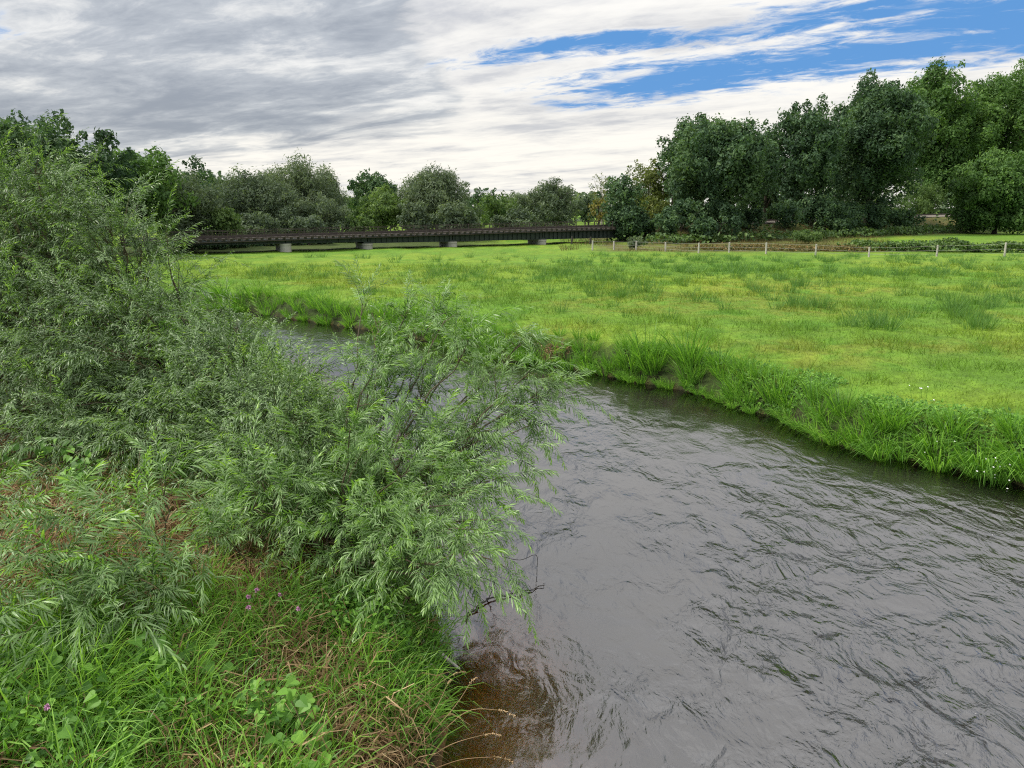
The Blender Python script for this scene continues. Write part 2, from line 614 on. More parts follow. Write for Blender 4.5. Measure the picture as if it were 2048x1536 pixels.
M['rusty'] = leaf_mat('rusty_grass', (0.075, 0.105, 0.03), (0.15, 0.125, 0.045), (0.25, 0.165, 0.065), 0.3, 0.65, spec=0.2, tboost=(1.2, 1.1, 0.9))
M['herb'] = leaf_mat('herb_leaf', (0.04, 0.11, 0.016), (0.10, 0.23, 0.034), (0.21, 0.40, 0.06), 0.33, 0.5, spec=0.25)
M['concrete'] = plain_mat('pier_concrete', (0.28, 0.265, 0.235), (0.42, 0.40, 0.36), 2.5, 0.9, 0.3)
M['girder'] = plain_mat('green_girder_paint', (0.020, 0.030, 0.026), (0.038, 0.052, 0.045), 1.5, 0.6, 0.1)
M['rust'] = plain_mat('rusty_steel', (0.04, 0.032, 0.028), (0.075, 0.06, 0.05), 5, 0.75, 0.2)
M['sleeper'] = plain_mat('sleeper_timber', (0.045, 0.04, 0.036), (0.10, 0.088, 0.078), 6, 0.9, 0.3)
M['post'] = plain_mat('grey_post_timber', (0.32, 0.30, 0.27), (0.50, 0.47, 0.42), 9, 0.9, 0.3, (1, 1, 0.2))
M['darkpost'] = plain_mat('dark_post_timber', (0.03, 0.028, 0.025), (0.07, 0.06, 0.05), 9, 0.9, 0.3)
M['wire'] = plain_mat('fence_wire', (0.26, 0.25, 0.23), (0.38, 0.37, 0.34), 9, 0.6, 0.0)
M['ballast'] = plain_mat('ballast_stone', (0.12, 0.105, 0.09), (0.24, 0.21, 0.18), 9, 0.95, 0.8)
M['pink'] = plain_mat('pink_petal', (0.34, 0.13, 0.27), (0.50, 0.26, 0.40), 30, 0.6, 0.0)
M['white'] = plain_mat('white_petal', (0.70, 0.70, 0.68), (0.82, 0.82, 0.8), 30, 0.6, 0.0)

# ------------------------------------------------------------------ ground
xs = axis(-14, 24, 0.29, -900, 900, 1.075)
ys = axis(2.5, 36, 0.29, -40, 1200, 1.05)
GX, GY = np.meshgrid(xs, ys)
GZ = height(GX, GY)


def meadow_col(x, y):
    """grass and soil colours of the place itself"""
    a = fbm(x * 0.11, y * 0.11, 4, 21)
    b = fbm(x * 0.55, y * 0.55, 4, 31)
    c = fbm(x * 2.3, y * 2.3, 3, 41)
    g1 = np.array([0.100, 0.198, 0.020])
    g2 = np.array([0.162, 0.245, 0.024])
    dk = np.array([0.060, 0.165, 0.014])
    br = np.array([0.235, 0.195, 0.035])
    o = lambda q: q[..., None]
    colr = g1 + (g2 - g1) * o(sm(a * 0.5 + b * 0.5, 0.38, 0.62))
    colr = colr + (dk - colr) * o(0.75 * sm(b, 0.55, 0.75))
    dry = sm(fbm(x * 0.16 + 9, y * 0.22, 4, 55), 0.50, 0.66) * sm(c, 0.30, 0.62)
    dry = dry * (1 - 0.65 * sm(y, 32, 44))
    colr = colr + (br - colr) * o(dry * 0.33)
    return colr


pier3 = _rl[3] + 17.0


def ground_col(x, y, z):
    sd, left = river_sd(x, y)
    o = lambda q: q[..., None]
    cc = meadow_col(x, y)
    soil = np.array([0.055, 0.040, 0.022])
    dsoil = np.array([0.030, 0.026, 0.014])
    lcol = np.array([0.050, 0.055, 0.018])
    n = fbm(x * 1.2, y * 1.2, 3, 77)
    lc = soil + (lcol - soil) * o(sm(n, 0.4, 0.6))
    cc = np.where(o(left & (y < 33)), lc, cc)
    bankg = np.array([0.034, 0.052, 0.014])
    cc = cc + (np.where(o(left), dsoil, bankg) - cc) * o(1 - sm(sd, 0.4, 0.9))
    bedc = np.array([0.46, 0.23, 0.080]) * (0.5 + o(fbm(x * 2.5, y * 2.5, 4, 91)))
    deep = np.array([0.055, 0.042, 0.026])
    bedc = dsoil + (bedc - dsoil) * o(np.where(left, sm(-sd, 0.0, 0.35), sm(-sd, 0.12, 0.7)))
    bedc = bedc + (deep - bedc) * o(sm(-z, 0.30, 0.62))  # bed colour darkens with depth, standing in for light the water absorbs
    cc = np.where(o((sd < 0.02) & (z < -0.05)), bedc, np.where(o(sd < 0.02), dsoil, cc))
    d, s = polyline_dist(x, y, RAIL, True)
    on = np.maximum(sm(s, B1, B1 + 3), 1 - sm(s, B0 - 3, B0))
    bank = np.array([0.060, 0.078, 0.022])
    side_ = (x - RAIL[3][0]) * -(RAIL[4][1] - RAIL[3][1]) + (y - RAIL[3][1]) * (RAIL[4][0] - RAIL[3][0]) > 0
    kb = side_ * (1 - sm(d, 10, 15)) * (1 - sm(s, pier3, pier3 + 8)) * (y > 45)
    cc = cc + (np.array([0.045, 0.060, 0.018]) - cc) * o(kb * 0.9)  # ground colour darkened for the shade seen under and beyond the left spans
    rust = np.array([0.105, 0.095, 0.032])
    k1 = on * (1 - sm(d, 8, 10))
    cc = cc + (bank + (rust - bank) * o(sm(n, 0.45, 0.6)) - cc) * o(k1)
    # reddish rough grass strip between fence and embankment on the left half
    k2 = sm(y, 60.5, 63.5) * sm(x, 5, 10) * (1 - sm(x, 33, 40)) * (1 - sm(y, 125, 140)) * (d > 3)
    cc = cc + (rust - cc) * o(k2 * (0.55 + 0.4 * sm(n, 0.3, 0.55)))
    return cc


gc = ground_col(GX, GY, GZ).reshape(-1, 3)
ny, nx = GX.shape
idx = np.arange(nx * ny).reshape(ny, nx)
gf = np.stack([idx[:-1, :-1], idx[:-1, 1:], idx[1:, 1:], idx[1:, :-1]], -1).reshape(-1, 4)
gm, t, out = new_mat('ground_cover')
at = t.node('ShaderNodeAttribute', attribute_name='col')
tcx = t.node('ShaderNodeTexCoord')
n1 = t.noise(tcx.outputs['Object'], 6.0, 6, 0.7)
n2 = t.noise(tcx.outputs['Object'], 1.3, 5, 0.65, 0.6)
n3 = t.noise(tcx.outputs['Object'], 28.0, 4, 0.7)
fac = t.m('ADD', t.m('ADD', t.m('MULTIPLY', n1, 0.8), t.m('MULTIPLY', n2, 0.7)), t.m('MULTIPLY', n3, 0.7))
fac = t.sstep(fac, 0.65, 1.55, 0.45, 1.5)
cg = t.mix(1.0, at.outputs['Color'], t.vec(fac, fac, fac), 'MULTIPLY')
p = t.node('ShaderNodeBsdfPrincipled')
t.put(p.inputs['Base Color'], cg)
p.inputs['Roughness'].default_value = 0.85
p.inputs['Specular IOR Level'].default_value = 0.15
b = t.node('ShaderNodeBump')
b.inputs['Strength'].default_value = 0.9
b.inputs['Distance'].default_value = 0.08
t.put(b.inputs['Height'], t.m('ADD', n1, t.m('MULTIPLY', n2, 1.2)))
t.l.new(b.outputs[0], p.inputs['Normal'])
t.l.new(p.outputs[0], out.inputs[0])
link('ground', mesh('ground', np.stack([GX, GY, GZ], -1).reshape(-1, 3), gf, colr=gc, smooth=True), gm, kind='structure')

# ------------------------------------------------------------------ water
wxs = np.concatenate([np.arange(-62, -16, 0.8), np.arange(-16, -3, 0.14), np.arange(-3, 10, 0.065), np.arange(10, 17, 0.4)])
wys = [-26.0]
while wys[-1] < 48:
    y0 = wys[-1]
    wys.append(y0 + (1.0 if y0 < 2 else max(0.055, 0.0085 * y0 * (y0 / 12 if y0 > 12 else 1))))
wys = np.array(wys)
WX, WY = np.meshgrid(wxs, wys)
wsd, wleft = river_sd(WX, WY)


def turb_at(x, y, sd):
    tb = (0.26 - 0.15 * sm(y, 11, 19)) + 0.66 * sm(x - 0.15 * y, -0.3, 2.6) * sm(-y, -12.5, -7.5)      # choppy water by the near right
    tb = tb * (0.15 + 0.85 * sm(-sd, 0.3, 2.4))
    tb = tb * (0.75 + 0.5 * fbm(x * 0.45, y * 0.45, 2, 5))
    return tb


tb = turb_at(WX, WY, wsd)
wx2 = WX + 0.9 * (fbm(WX * 0.6, WY * 0.6, 3, 61) - 0.5)
wy2 = WY + 0.9 * (fbm(WX * 0.6, WY * 0.6, 3, 62) - 0.5)
# flow runs from far left to near right: crests stretched along it
ff = np.array([0.55, -0.83])
al = wx2 * ff[0] + wy2 * ff[1]
ac = -wx2 * ff[1] + wy2 * ff[0]
rid = lambda q: 1 - np.abs(2 * q - 1)
wz = 0.085 * (fbm(al * 1.3, ac * 1.0, 3, 71) - 0.5) + 0.050 * (rid(fbm(al * 1.9, ac * 1.5, 2, 72)) ** 2 - 0.4) * tb
wz = wz * tb + 0.010 * (fbm(al * 4.5, ac * 3.5, 2, 73) - 0.5)
idx = np.arange(WX.size).reshape(WX.shape)
cell = np.stack([idx[:-1, :-1], idx[:-1, 1:], idx[1:, 1:], idx[1:, :-1]], -1).reshape(-1, 4)
csd = np.minimum(np.minimum(wsd[:-1, :-1], wsd[1:, 1:]), np.minimum(wsd[1:, :-1], wsd[:-1, 1:])).ravel()
cell = cell[csd < 0.35]
used, inv = np.unique(cell, return_inverse=True)
wv = np.stack([WX, WY, wz], -1).reshape(-1, 3)[used]
wm, t, out = new_mat('river_water')
at = t.node('ShaderNodeAttribute', attribute_name='tint')
tcx = t.node('ShaderNodeTexCoord')
mp = t.node('ShaderNodeMapping')
mp.inputs['Rotation'].default_value = (0, 0, R(33))
mp.inputs['Scale'].default_value = (1.25, 0.75, 1)
t.l.new(tcx.outputs['Object'], mp.inputs[0])
wp = t.node('ShaderNodeTexNoise')
t.l.new(tcx.outputs['Object'], wp.inputs['Vector'])
wp.inputs['Scale'].default_value = 0.9
wp.inputs['Detail'].default_value = 2
vm = t.node('ShaderNodeVectorMath', operation='MULTIPLY_ADD')
t.l.new(wp.outputs['Color'], vm.inputs[0])
vm.inputs[1].default_value = (0.55, 0.55, 0)
t.l.new(mp.outputs[0], vm.inputs[2])
wv_ = vm.outputs[0]
a1 = t.noise(wv_, 1.9, 3, 0.5, 0.35)
a2 = t.noise(wv_, 5.5, 3, 0.55, 0.35)
a3 = t.noise(wv_, 17.0, 3, 0.6, 0.3)
a4 = t.noise(wv_, 1.3, 3, 0.5, 0.9)
a5 = t.noise(tcx.outputs['Object'], 0.45, 3, 0.55, 0.8)


def ridge(n_, k_):
    return t.m('POWER', t.m('SUBTRACT', 1.0, t.m('MULTIPLY', t.m('ABSOLUTE', t.m('SUBTRACT', n_, 0.5)), k_), clamp=True), 2.0)


tf = at.outputs['Fac']
hh = t.m('ADD', t.m('MULTIPLY', a1, 1.45), t.m('ADD', t.m('MULTIPLY', a2, 0.34), t.m('MULTIPLY', a3, 0.11)))
hh = t.m('ADD', hh, t.m('MULTIPLY', t.m('MULTIPLY', ridge(a4, 7.0), tf), 0.13))
hh = t.m('ADD', hh, t.m('MULTIPLY', t.m('MULTIPLY', ridge(a2, 6.0), tf), 0.03))
b = t.node('ShaderNodeBump')
patch = t.sstep(a5, 0.36, 0.62, 0.30, 1.15)      # smooth and broken patches
t.put(b.inputs['Strength'], t.m('MULTIPLY', patch, t.m('ADD', 0.10, t.m('MULTIPLY', tf, 1.9)), clamp=True))
b.inputs['Distance'].default_value = 0.11
t.put(b.inputs['Height'], hh)
fr = t.node('ShaderNodeFresnel')
fr.inputs[0].default_value = 2.2
b2 = t.node('ShaderNodeBump')
b2.inputs['Strength'].default_value = 1.0
t.put(b2.inputs['Strength'], t.m('MULTIPLY', patch, t.m('ADD', 0.08, t.m('MULTIPLY', tf, 1.2)), clamp=True))
b2.inputs['Distance'].default_value = 0.10
t.put(b2.inputs['Height'], hh)
t.l.new(b2.outputs[0], fr.inputs['Normal'])
tr = t.node('ShaderNodeBsdfTransparent')
tr.inputs[0].default_value = (0.82, 0.64, 0.44, 1)
df = t.node('ShaderNodeBsdfDiffuse')
df.inputs[0].default_value = (0.022, 0.020, 0.017, 1)
gl = t.node('ShaderNodeBsdfGlossy')
gl.inputs['Roughness'].default_value = 0.09
gl.inputs['Color'].default_value = (0.95, 0.96, 1.0, 1)
t.l.new(b.outputs[0], gl.inputs['Normal'])
mx = t.node('ShaderNodeMixShader')
at2 = t.node('ShaderNodeAttribute', attribute_name='col')
t.put(mx.inputs[0], t.sstep(at2.outputs['Fac'], 0.26, 0.62, 0.03, 0.92))
t.l.new(tr.outputs[0], mx.inputs[1])
t.l.new(df.outputs[0], mx.inputs[2])
mx2 = t.node('ShaderNodeMixShader')
t.l.new(fr.outputs[0], mx2.inputs[0])
t.l.new(mx.outputs[0], mx2.inputs[1])
t.l.new(gl.outputs[0], mx2.inputs[2])
t.l.new(mx2.outputs[0], out.inputs[0])
depth = np.repeat(-height(wv[:, 0], wv[:, 1])[:, None], 3, 1)
link('river', mesh('river', wv, inv.reshape(-1, 4), colr=np.clip(depth, 0, 1), tint=np.clip(tb.ravel()[used], 0, 1), smooth=True), wm, kind='structure')


# ------------------------------------------------------------------ trees
def crown_mesh(name, r, H, W, cb, ncl, size, kind, dens=1.0, off=(0, 0, 0), lean=0.0):
    """leaf sprigs on clumps spread through the crown; returns mesh and clump centres"""
    C, RC = [], []
    ncl = int(ncl * 2.1)
    size = size * 0.80
    ph = r.random(4) * 6.28
    tall = kind in ('oak', 'column', 'birch')
    m_ = {'bush': 4, 'birch': 4, 'column': 7}.get(kind, 6) if W > 2.5 else 3
    subs = [(0.0, 0.0, H, W * (0.40 if kind != 'column' else 0.34))]
    for q in range(m_):
        an = ph[0] + q * 2 * math.pi / m_ + r.normal() * 0.35
        of = W / 2 * r.uniform(0.42, 0.68)
        hq = H * (1 - (of / (W / 2)) ** 2 * r.uniform(0.12, 0.62) - r.uniform(0, 0.06))
        subs.append((math.cos(an) * of, math.sin(an) * of, hq, W / 2 - of * r.uniform(0.75, 0.9)))
    # the highest sub-crown need not be the middle one
    if kind != 'bush' and r.random() < 0.6:
        subs[0] = (0.0, 0.0, H * r.uniform(0.86, 0.95), subs[0][3])
        k_ = 1 + int(r.integers(0, m_))
        subs[k_] = (subs[k_][0] * 0.7, subs[k_][1] * 0.7, H, subs[k_][3])
    wt = np.array([sq[3] ** 2 * sq[2] for sq in subs])
    for i in range(ncl):
        sx_, sy_, hs, ws = subs[r.choice(len(subs), p=wt / wt.sum())]
        rc = min(W * 0.16, ws * 0.42) * (0.34 + 0.58 * r.random())
        d_ = nrm(r.normal(size=(1, 3)) + np.array([[0, 0, 0.25]]))[0] * r.random() ** 0.30
        lo = H * cb * r.uniform(0.6, 1.3)
        zc, zr = (hs + lo) / 2, max(0.3, (hs - lo) / 2 - rc * (1.0 if tall else 0.8))
        flat = 1.0 if kind in ('willow', 'bush') else (abs(d_[2]) < 0.75 and 1.15 or 1.0)
        c = np.array([sx_ + d_[0] * max(0.1, ws - rc * 0.7) * flat + lean * d_[2] * W, sy_ + d_[1] * max(0.1, ws - rc * 0.7) * flat, max(rc * 0.5, zc + d_[2] * zr)])
        C.append(c)
        RC.append(rc)
    # leading shoots that stand out of the outline
    for i in range(26 if tall else 12):
        sx_, sy_, hs, ws = subs[r.integers(0, len(subs))]
        d_ = nrm(r.normal(size=(1, 3)) * np.array([[1, 1, 0.5]]) + np.array([[0, 0, 0.75]]))[0]
        lo = H * cb
        C.append(np.array([sx_ + d_[0] * ws * 1.0, sy_ + d_[1] * ws * 1.0, (hs + lo) / 2 + d_[2] * (hs - lo) / 2 * 0.97]))
        RC.append(W * r.uniform(0.028, 0.055))
    C, RC = np.array(C), np.array(RC)
    area = 4 * math.pi * np.sum(RC ** 2)
    n = int(area * 1.22 * dens / (size * size * 0.30))
    w_ = RC ** 2 / np.sum(RC ** 2)
    ci = r.choice(len(C), n, p=w_)
    d = nrm(r.normal(size=(n, 3)) + np.array([0, 0, 0.30]))
    el = 1.25 if kind in ('oak', 'column') else (1.25 if kind == 'birch' else 1.0)
    fr_ = 0.62 + 0.45 * r.random(n) ** 0.7
    # ragged outline: sprigs poke out in bunches
    bump_ = 1 + 0.30 * np.sin(d[:, 0] * 7 + ci * 1.7) * np.sin(d[:, 1] * 6 + ci * 2.3) + 0.16 * np.minimum(2.2, r.normal(size=n) ** 2) * (r.random(n) < 0.4)
    ax = nrm(C * np.array([1, 1, 0.0]) + np.array([0, 0, 0.5 * W]) + 0.25 * W * r.normal(size=C.shape))
    P = C[ci] + d * (RC[ci] * fr_ * bump_)[:, None]
    P = P + ax[ci] * (np.sum(d * ax[ci], axis=1) * RC[ci] * (el - 0.75))[:, None]
    if kind in ('willow', 'birch'):
        P[:, 2] -= 0.05 * W * r.random(n) ** 2
    N = nrm(d * 1.0 + 0.55 * r.normal(size=(n, 3)))
    L = size * (0.55 + 1.0 * r.random(n) ** 1.5)
    Wd = L * (0.28 if kind == 'willow' else 0.42 if kind == 'birch' else 0.48)
    ct = r.random(len(C))
    tint = np.clip(0.46 + 0.60 * (ct[ci] - 0.5) + 0.20 * r.normal(size=n), 0, 1)
    v, f, tn = cards(P, N, L, Wd, tint, r)
    v[:, 2] = np.maximum(v[:, 2], 0.02)
    return mesh(name, v - np.asarray(off), f, tn), C, RC


def trunk_mesh(name, r, H, rad, C, cb, nlimb=7):
    a = Acc()
    bend = r.normal(size=2) * 0.02 * H
    zt = H * min(0.86, cb + 0.55)
    ts = np.linspace(0, 1, 8)
    path = np.stack([bend[0] * ts ** 2 + 0.06 * np.sin(ts * 5), bend[1] * ts ** 2, -0.3 + (zt + 0.3) * ts], 1)
    rads = rad * (1 - 0.82 * ts)
    rads[0] *= 1.5
    v, f = tube(path, rads, 8)
    a.add(v, f)
    pick = r.choice(len(C), min(nlimb, len(C)), replace=False)
    for i in pick:
        c = C[i]
        t0 = np.clip(c[2] / max(zt, .1) * (0.45 + 0.25 * r.random()), 0.08, 0.9)
        p0 = np.array([np.interp(t0, ts, path[:, 0]), np.interp(t0, ts, path[:, 1]), np.interp(t0, ts, path[:, 2])])
        q = np.linspace(0, 1, 5)[:, None]
        mid = (p0 + c) / 2 + np.array([0, 0, -0.03 * H])
        pth = (1 - q) ** 2 * p0 + 2 * q * (1 - q) * mid + q ** 2 * c
        v, f = tube(pth, rad * 0.5 * (1 - t0 * 0.5) * np.linspace(1, 0.2, 5), 5)
        a.add(v, f)
    return a.mesh(name)


TREE_N = [0]


def tree(name, label, cat, px, top, wpx, Y, kind, mat, cb=0.15, ncl=40, size=0.5, dens=1.0, bark='trunk', rad=None, group=None, lean=0.0, base=None, nlimb=8):
    TREE_N[0] += 1
    r = np.random.default_rng(100 + TREE_N[0])
    tp = at_depth(px, top - (8 if kind in ('oak', 'column') else 0), Y)
    X = tp[0]
    zb = h1(X, Y) if base is None else base
    H = tp[2] - zb
    W = wpx / F * Y * (1.10 if kind in ('oak', 'column') else 1.0)
    root = thing(name, label, cat, (X, Y, zb), group)
    cm, C, RC = crown_mesh('crown', r, H, W, cb, ncl, size, kind, dens, lean=lean)
    link('crown', cm, M[mat], root)
    tm = trunk_mesh('trunk', r, H, rad or (0.022 * H + 0.05), C, cb, nlimb)
    link('trunk', tm, M[bark], root)
    root.rotation_euler.z = 0
    return root


def near_far(px, top, wpx, Y):
    return at_depth(px, top, Y)


# left: dark trees that stand behind the big willow
tree('oak_tree', 'dark tree at the left edge of the picture, its loose top above the pale willow', 'tree', 0, 205, 240, 52, 'oak', 'oak', 0.2, 34, 0.42, 0.8)
tree('oak_tree', 'dark tree with a jagged flat top, second from the left above the willow', 'tree', 150, 243, 170, 55, 'oak', 'oak', 0.15, 34, 0.42)
tree('broadleaf_tree', 'mid green rounded tree rising just right of the two dark trees at far left', 'tree', 268, 294, 150, 62, 'oak', 'ash', 0.1, 34, 0.42)
tree('willow_tree', 'grey green willow in front of a dark tree, directly behind the big bush', 'tree', 352, 328, 165, 66, 'willow', 'far_willow', 0.04, 44, 0.42)
tree('oak_tree', 'small dark tree crown peeping over the shoulder of the grey willow on the left', 'tree', 392, 318, 100, 84, 'oak', 'oak', 0.2, 26, 0.45)
tree('willow_tree', 'lower grey willow between the left bush and the tallest willow behind the bridge', 'tree', 488, 340, 185, 78, 'willow', 'far_willow', 0.03, 48, 0.42)
tree('willow_tree', 'tallest domed grey willow behind the left half of the railway bridge', 'tree', 606, 314, 190, 84, 'willow', 'far_willow', 0.05, 56, 0.42)
tree('willow_tree', 'smaller willow at the right flank of the tallest domed willow, beside the sky gap', 'tree', 648, 378, 104, 79, 'willow', 'far_willow', 0.02, 30, 0.40)
tree('willow_tree', 'short willow in front of the tallest domed willow, in the middle of its skirt', 'tree', 572, 372, 110, 77, 'willow', 'far_willow', 0.02, 30, 0.40)
tree('willow_bush', 'grey round bush right behind the bridge railing, left of its brighter neighbour', 'bush', 516, 424, 110, 72, 'bush', 'far_willow', 0.0, 24, 0.36)
tree('willow_bush', 'brighter round bush right behind the bridge railing above the leftmost pier', 'bush', 614, 424, 88, 72.5, 'bush', 'far_willow', 0.0, 22, 0.36)
tree('alder_bush', 'fresh green scrub behind the left end of the bridge next to the willow leaves', 'bush', 420, 408, 120, 67, 'bush', 'light', 0.0, 24, 0.38)
tree('oak_tree', 'round dark green tree standing alone right of the gap of open sky', 'tree', 745, 345, 100, 100, 'oak', 'oak', 0.12, 36, 0.5)
tree('young_tree', 'light green young tree in front of the round dark tree behind the bridge', 'tree', 762, 382, 104, 84, 'oak', 'light', 0.03, 34, 0.42, 0.8)
tree('young_tree', 'low light green sapling beside the foot of the sky gap behind the bridge', 'tree', 716, 425, 70, 80, 'bush', 'light', 0.0, 20, 0.40, 0.8)
tree('willow_tree', 'big rounded grey willow behind the middle of the bridge', 'tree', 872, 327, 165, 86, 'willow', 'far_willow', 0.03, 58, 0.42)
tree('willow_bush', 'grey willow bush at the left foot of the big rounded willow mid bridge', 'bush', 826, 400, 90, 80, 'bush', 'far_willow', 0.0, 24, 0.40)
tree('willow_bush', 'grey willow bush at the right foot of the big rounded willow mid bridge', 'bush', 905, 405, 105, 79, 'bush', 'far_willow', 0.0, 26, 0.40)
tree('oak_tree', 'small distant dark tree just right of the big rounded willow', 'tree', 966, 380, 62, 130, 'oak', 'oak', 0.1, 20, 0.6)
tree('young_tree', 'yellow green slender young tree between the two rounded willows', 'tree', 992, 384, 72, 92, 'oak', 'light', 0.02, 28, 0.42, 0.7)
tree('young_tree', 'bright green sapling left of the slender young tree between the willows', 'tree', 954, 398, 46, 96, 'bush', 'light', 0.02, 18, 0.42, 0.8)
tree('willow_tree', 'left half of the twin rounded willows behind the right part of the bridge', 'tree', 1052, 362, 105, 96, 'willow', 'far_willow', 0.03, 36, 0.45)
tree('willow_tree', 'right and broader half of the twin rounded willows behind the bridge', 'tree', 1108, 355, 112, 92, 'willow', 'far_willow', 0.02, 44, 0.45)
tree('willow_bush', 'low grey bush behind the bridge railing under the twin willows', 'bush', 1038, 418, 100, 84, 'bush', 'far_willow', 0.0, 22, 0.40)
tree('broadleaf_tree', 'distant dusky tree right of the twin willows, below the pale bare crown', 'tree', 1178, 392, 62, 140, 'oak', 'far_willow', 0.05, 24, 0.6)
tree('birch_tree', 'pale half bare tree with a few yellow leaves near the right bridge end', 'tree', 1206, 335, 56, 100, 'birch', 'birch', 0.30, 26, 0.34, 0.16, 'birch_bark', 0.16, nlimb=16)
tree('yellowing_bush', 'yellowing small tree below the pale half bare crown', 'bush', 1198, 384, 50, 99, 'bush', 'yellow', 0.25, 16, 0.40, 0.45)
tree('alder_tree', 'dark green pointed alder covering the right end of the bridge', 'tree', 1246, 345, 84, 79, 'oak', 'oak', 0.02, 30, 0.40, 0.85)
tree('alder_bush', 'dark broad skirt bush hiding the bridge abutment under the alder', 'bush', 1258, 405, 110, 78.5, 'bush', 'oak', 0.0, 30, 0.40)
tree('birch_tree', 'thin olive birch with airy crown left of the big dark oak', 'tree', 1302, 305, 88, 92, 'birch', 'birch', 0.16, 40, 0.40, 0.55, 'birch_bark', 0.16, nlimb=14)
tree('yellowing_bush', 'olive yellow bush in the shade between the birch and the oak', 'bush', 1305, 395, 90, 86, 'bush', 'birch', 0.0, 20, 0.42, 0.8)
# right: the tall row along the embankment
tree('oak_tree', 'leftmost of the tall dark trees on the right, broad and standing before the embankment', 'tree', 1432, 218, 200, 84, 'oak', 'oak', 0.10, 78, 0.46, 0.9)
tree('oak_tree', 'thin ragged tree leaning out at the left side of the broad dark oak', 'tree', 1352, 280, 66, 90, 'oak', 'oak', 0.3, 20, 0.42, 0.7)
tree('oak_tree', 'lower dark tree in the dip between two tall trees with sky showing through', 'tree', 1542, 258, 84, 100, 'oak', 'oak', 0.25, 28, 0.48, 0.75)
tree('oak_tree', 'tall dark tree with an airy top, second of the big trees on the right', 'tree', 1622, 192, 150, 94, 'column', 'oak', 0.08, 66, 0.48, 0.9)
tree('oak_tree', 'largest and darkest tree on the right, pointed top above the railway bank', 'tree', 1766, 146, 195, 99, 'column', 'oak', 0.08, 96, 0.50, 0.9)
tree('ash_tree', 'lighter green tall tree with split feathery top behind the railway line', 'tree', 1896, 113, 165, 128, 'column', 'ash', 0.12, 80, 0.58, 0.85)
tree('ash_tree', 'tall green tree at the right edge of the picture behind the railway line', 'tree', 2030, 106, 150, 130, 'column', 'ash', 0.12, 76, 0.58, 0.85)
tree('ash_tree', 'green tree filling the space between the two tall trees at far right', 'tree', 1968, 165, 110, 136, 'column', 'oak', 0.1, 50, 0.58)
tree('maple_tree', 'low round yellow green tree at the right edge before the railway bank', 'tree', 2012, 304, 170, 99, 'bush', 'ash', 0.0, 60, 0.48, 1.1)
tree('maple_tree', 'pale green willowy tree in the gap behind the rails at the right', 'tree', 1850, 342, 100, 122, 'willow', 'light', 0.0, 34, 0.5, 0.9)
tree('alder_tree', 'dark understory tree between the lowest limbs of the broad oak and the second tall tree', 'tree', 1530, 330, 110, 103, 'oak', 'oak', 0.05, 34, 0.5, 0.9)
tree('alder_tree', 'dark slim tree behind the trunks left of the largest tree', 'tree', 1690, 250, 80, 112, 'column', 'oak', 0.08, 36, 0.54, 0.8)
tree('alder_tree', 'shaded tree behind the gap right of the largest dark tree', 'tree', 1935, 300, 110, 126, 'oak', 'oak', 0.02, 36, 0.54, 1.0)
SK = 'dark shrubs at the foot of the railway bank'
for i, (px, top, wpx, Y) in enumerate([(1365, 400, 90, 80), (1440, 395, 100, 80), (1330, 420, 70, 77), (1500, 418, 80, 85), (1575, 398, 80, 88), (1640, 392, 110, 91), (1700, 405, 90, 94), (1760, 385, 90, 96), (1815, 420, 70, 99), (1950, 415, 70, 103), (1410, 428, 70, 77), (1680, 432, 80, 90)]):
    tree('shrub', 'dark leafy shrub at the shaded foot of the railway bank under the tall trees', 'bush', px, top, wpx, Y, 'bush', 'oak', 0.0, 18, 0.42, 0.9, group=SK)
tree('elder_bush', 'small yellow green bush behind the fence left of the bright field strip', 'bush', 1612, 460, 62, 74, 'bush', 'light', 0.0, 16, 0.26, 0.7)
tree('willow_bush', 'small silvery bush behind the fence near the end of the bridge', 'bush', 1272, 472, 44, 66, 'bush', 'far_willow', 0.0, 14, 0.24, 0.9)

SB = 'dark scrub under the left spans of the bridge'
for i, (px, top, wpx, Y) in enumerate([(430, 478, 60, 66), (475, 480, 60, 68), (525, 481, 60, 71), (600, 482, 50, 73), (645, 485, 50, 75), (690, 484, 60, 77), (380, 470, 70, 62)]):
    tree('shrub', 'low dark scrub in the shade under the left spans of the railway bridge', 'bush', px, top, wpx, Y, 'bush', 'oak', 0.0, 12, 0.34, 0.9, group=SB)

# brambles, the hedge behind the fence and the scrub on the embankment
def scrub(name, label, cat, pts, hgt, wid, mat, n, size, seed, kind=None):
    r = np.random.default_rng(seed)
    P = np.array(pts, float)
    L = np.concatenate([[0], np.cumsum(np.hypot(*np.diff(P, axis=0).T))])
    s = r.random(n) * L[-1]
    x = np.interp(s, L, P[:, 0]) + r.normal(size=n) * wid * 0.4
    y = np.interp(s, L, P[:, 1]) + r.normal(size=n) * wid * 0.4
    z0 = height(x, y)
    top = hgt * (0.25 + 1.1 * fbm(x * 0.5, y * 0.5, 3, seed))
    z = z0 + top * r.random(n) ** 0.6
    N = nrm(r.normal(size=(n, 3)) * 0.8 + np.array([0, -0.3, 0.8]))
    Ls = size * (0.6 + 0.8 * r.random(n))
    v, f, tn = cards(np.stack([x, y, z], 1), N, Ls, Ls * 0.6, np.clip(0.5 + 0.25 * r.normal(size=n), 0, 1), r)
    c = np.array([P[:, 0].mean(), P[:, 1].mean(), h1(P[:, 0].mean(), P[:, 1].mean())])
    return link(name, mesh(name, v - c, f, tn), M[mat], None, c, label, cat, kind=kind)


def gp(px, py, z=1.0):
    return on_level(px, py, z)[:2]


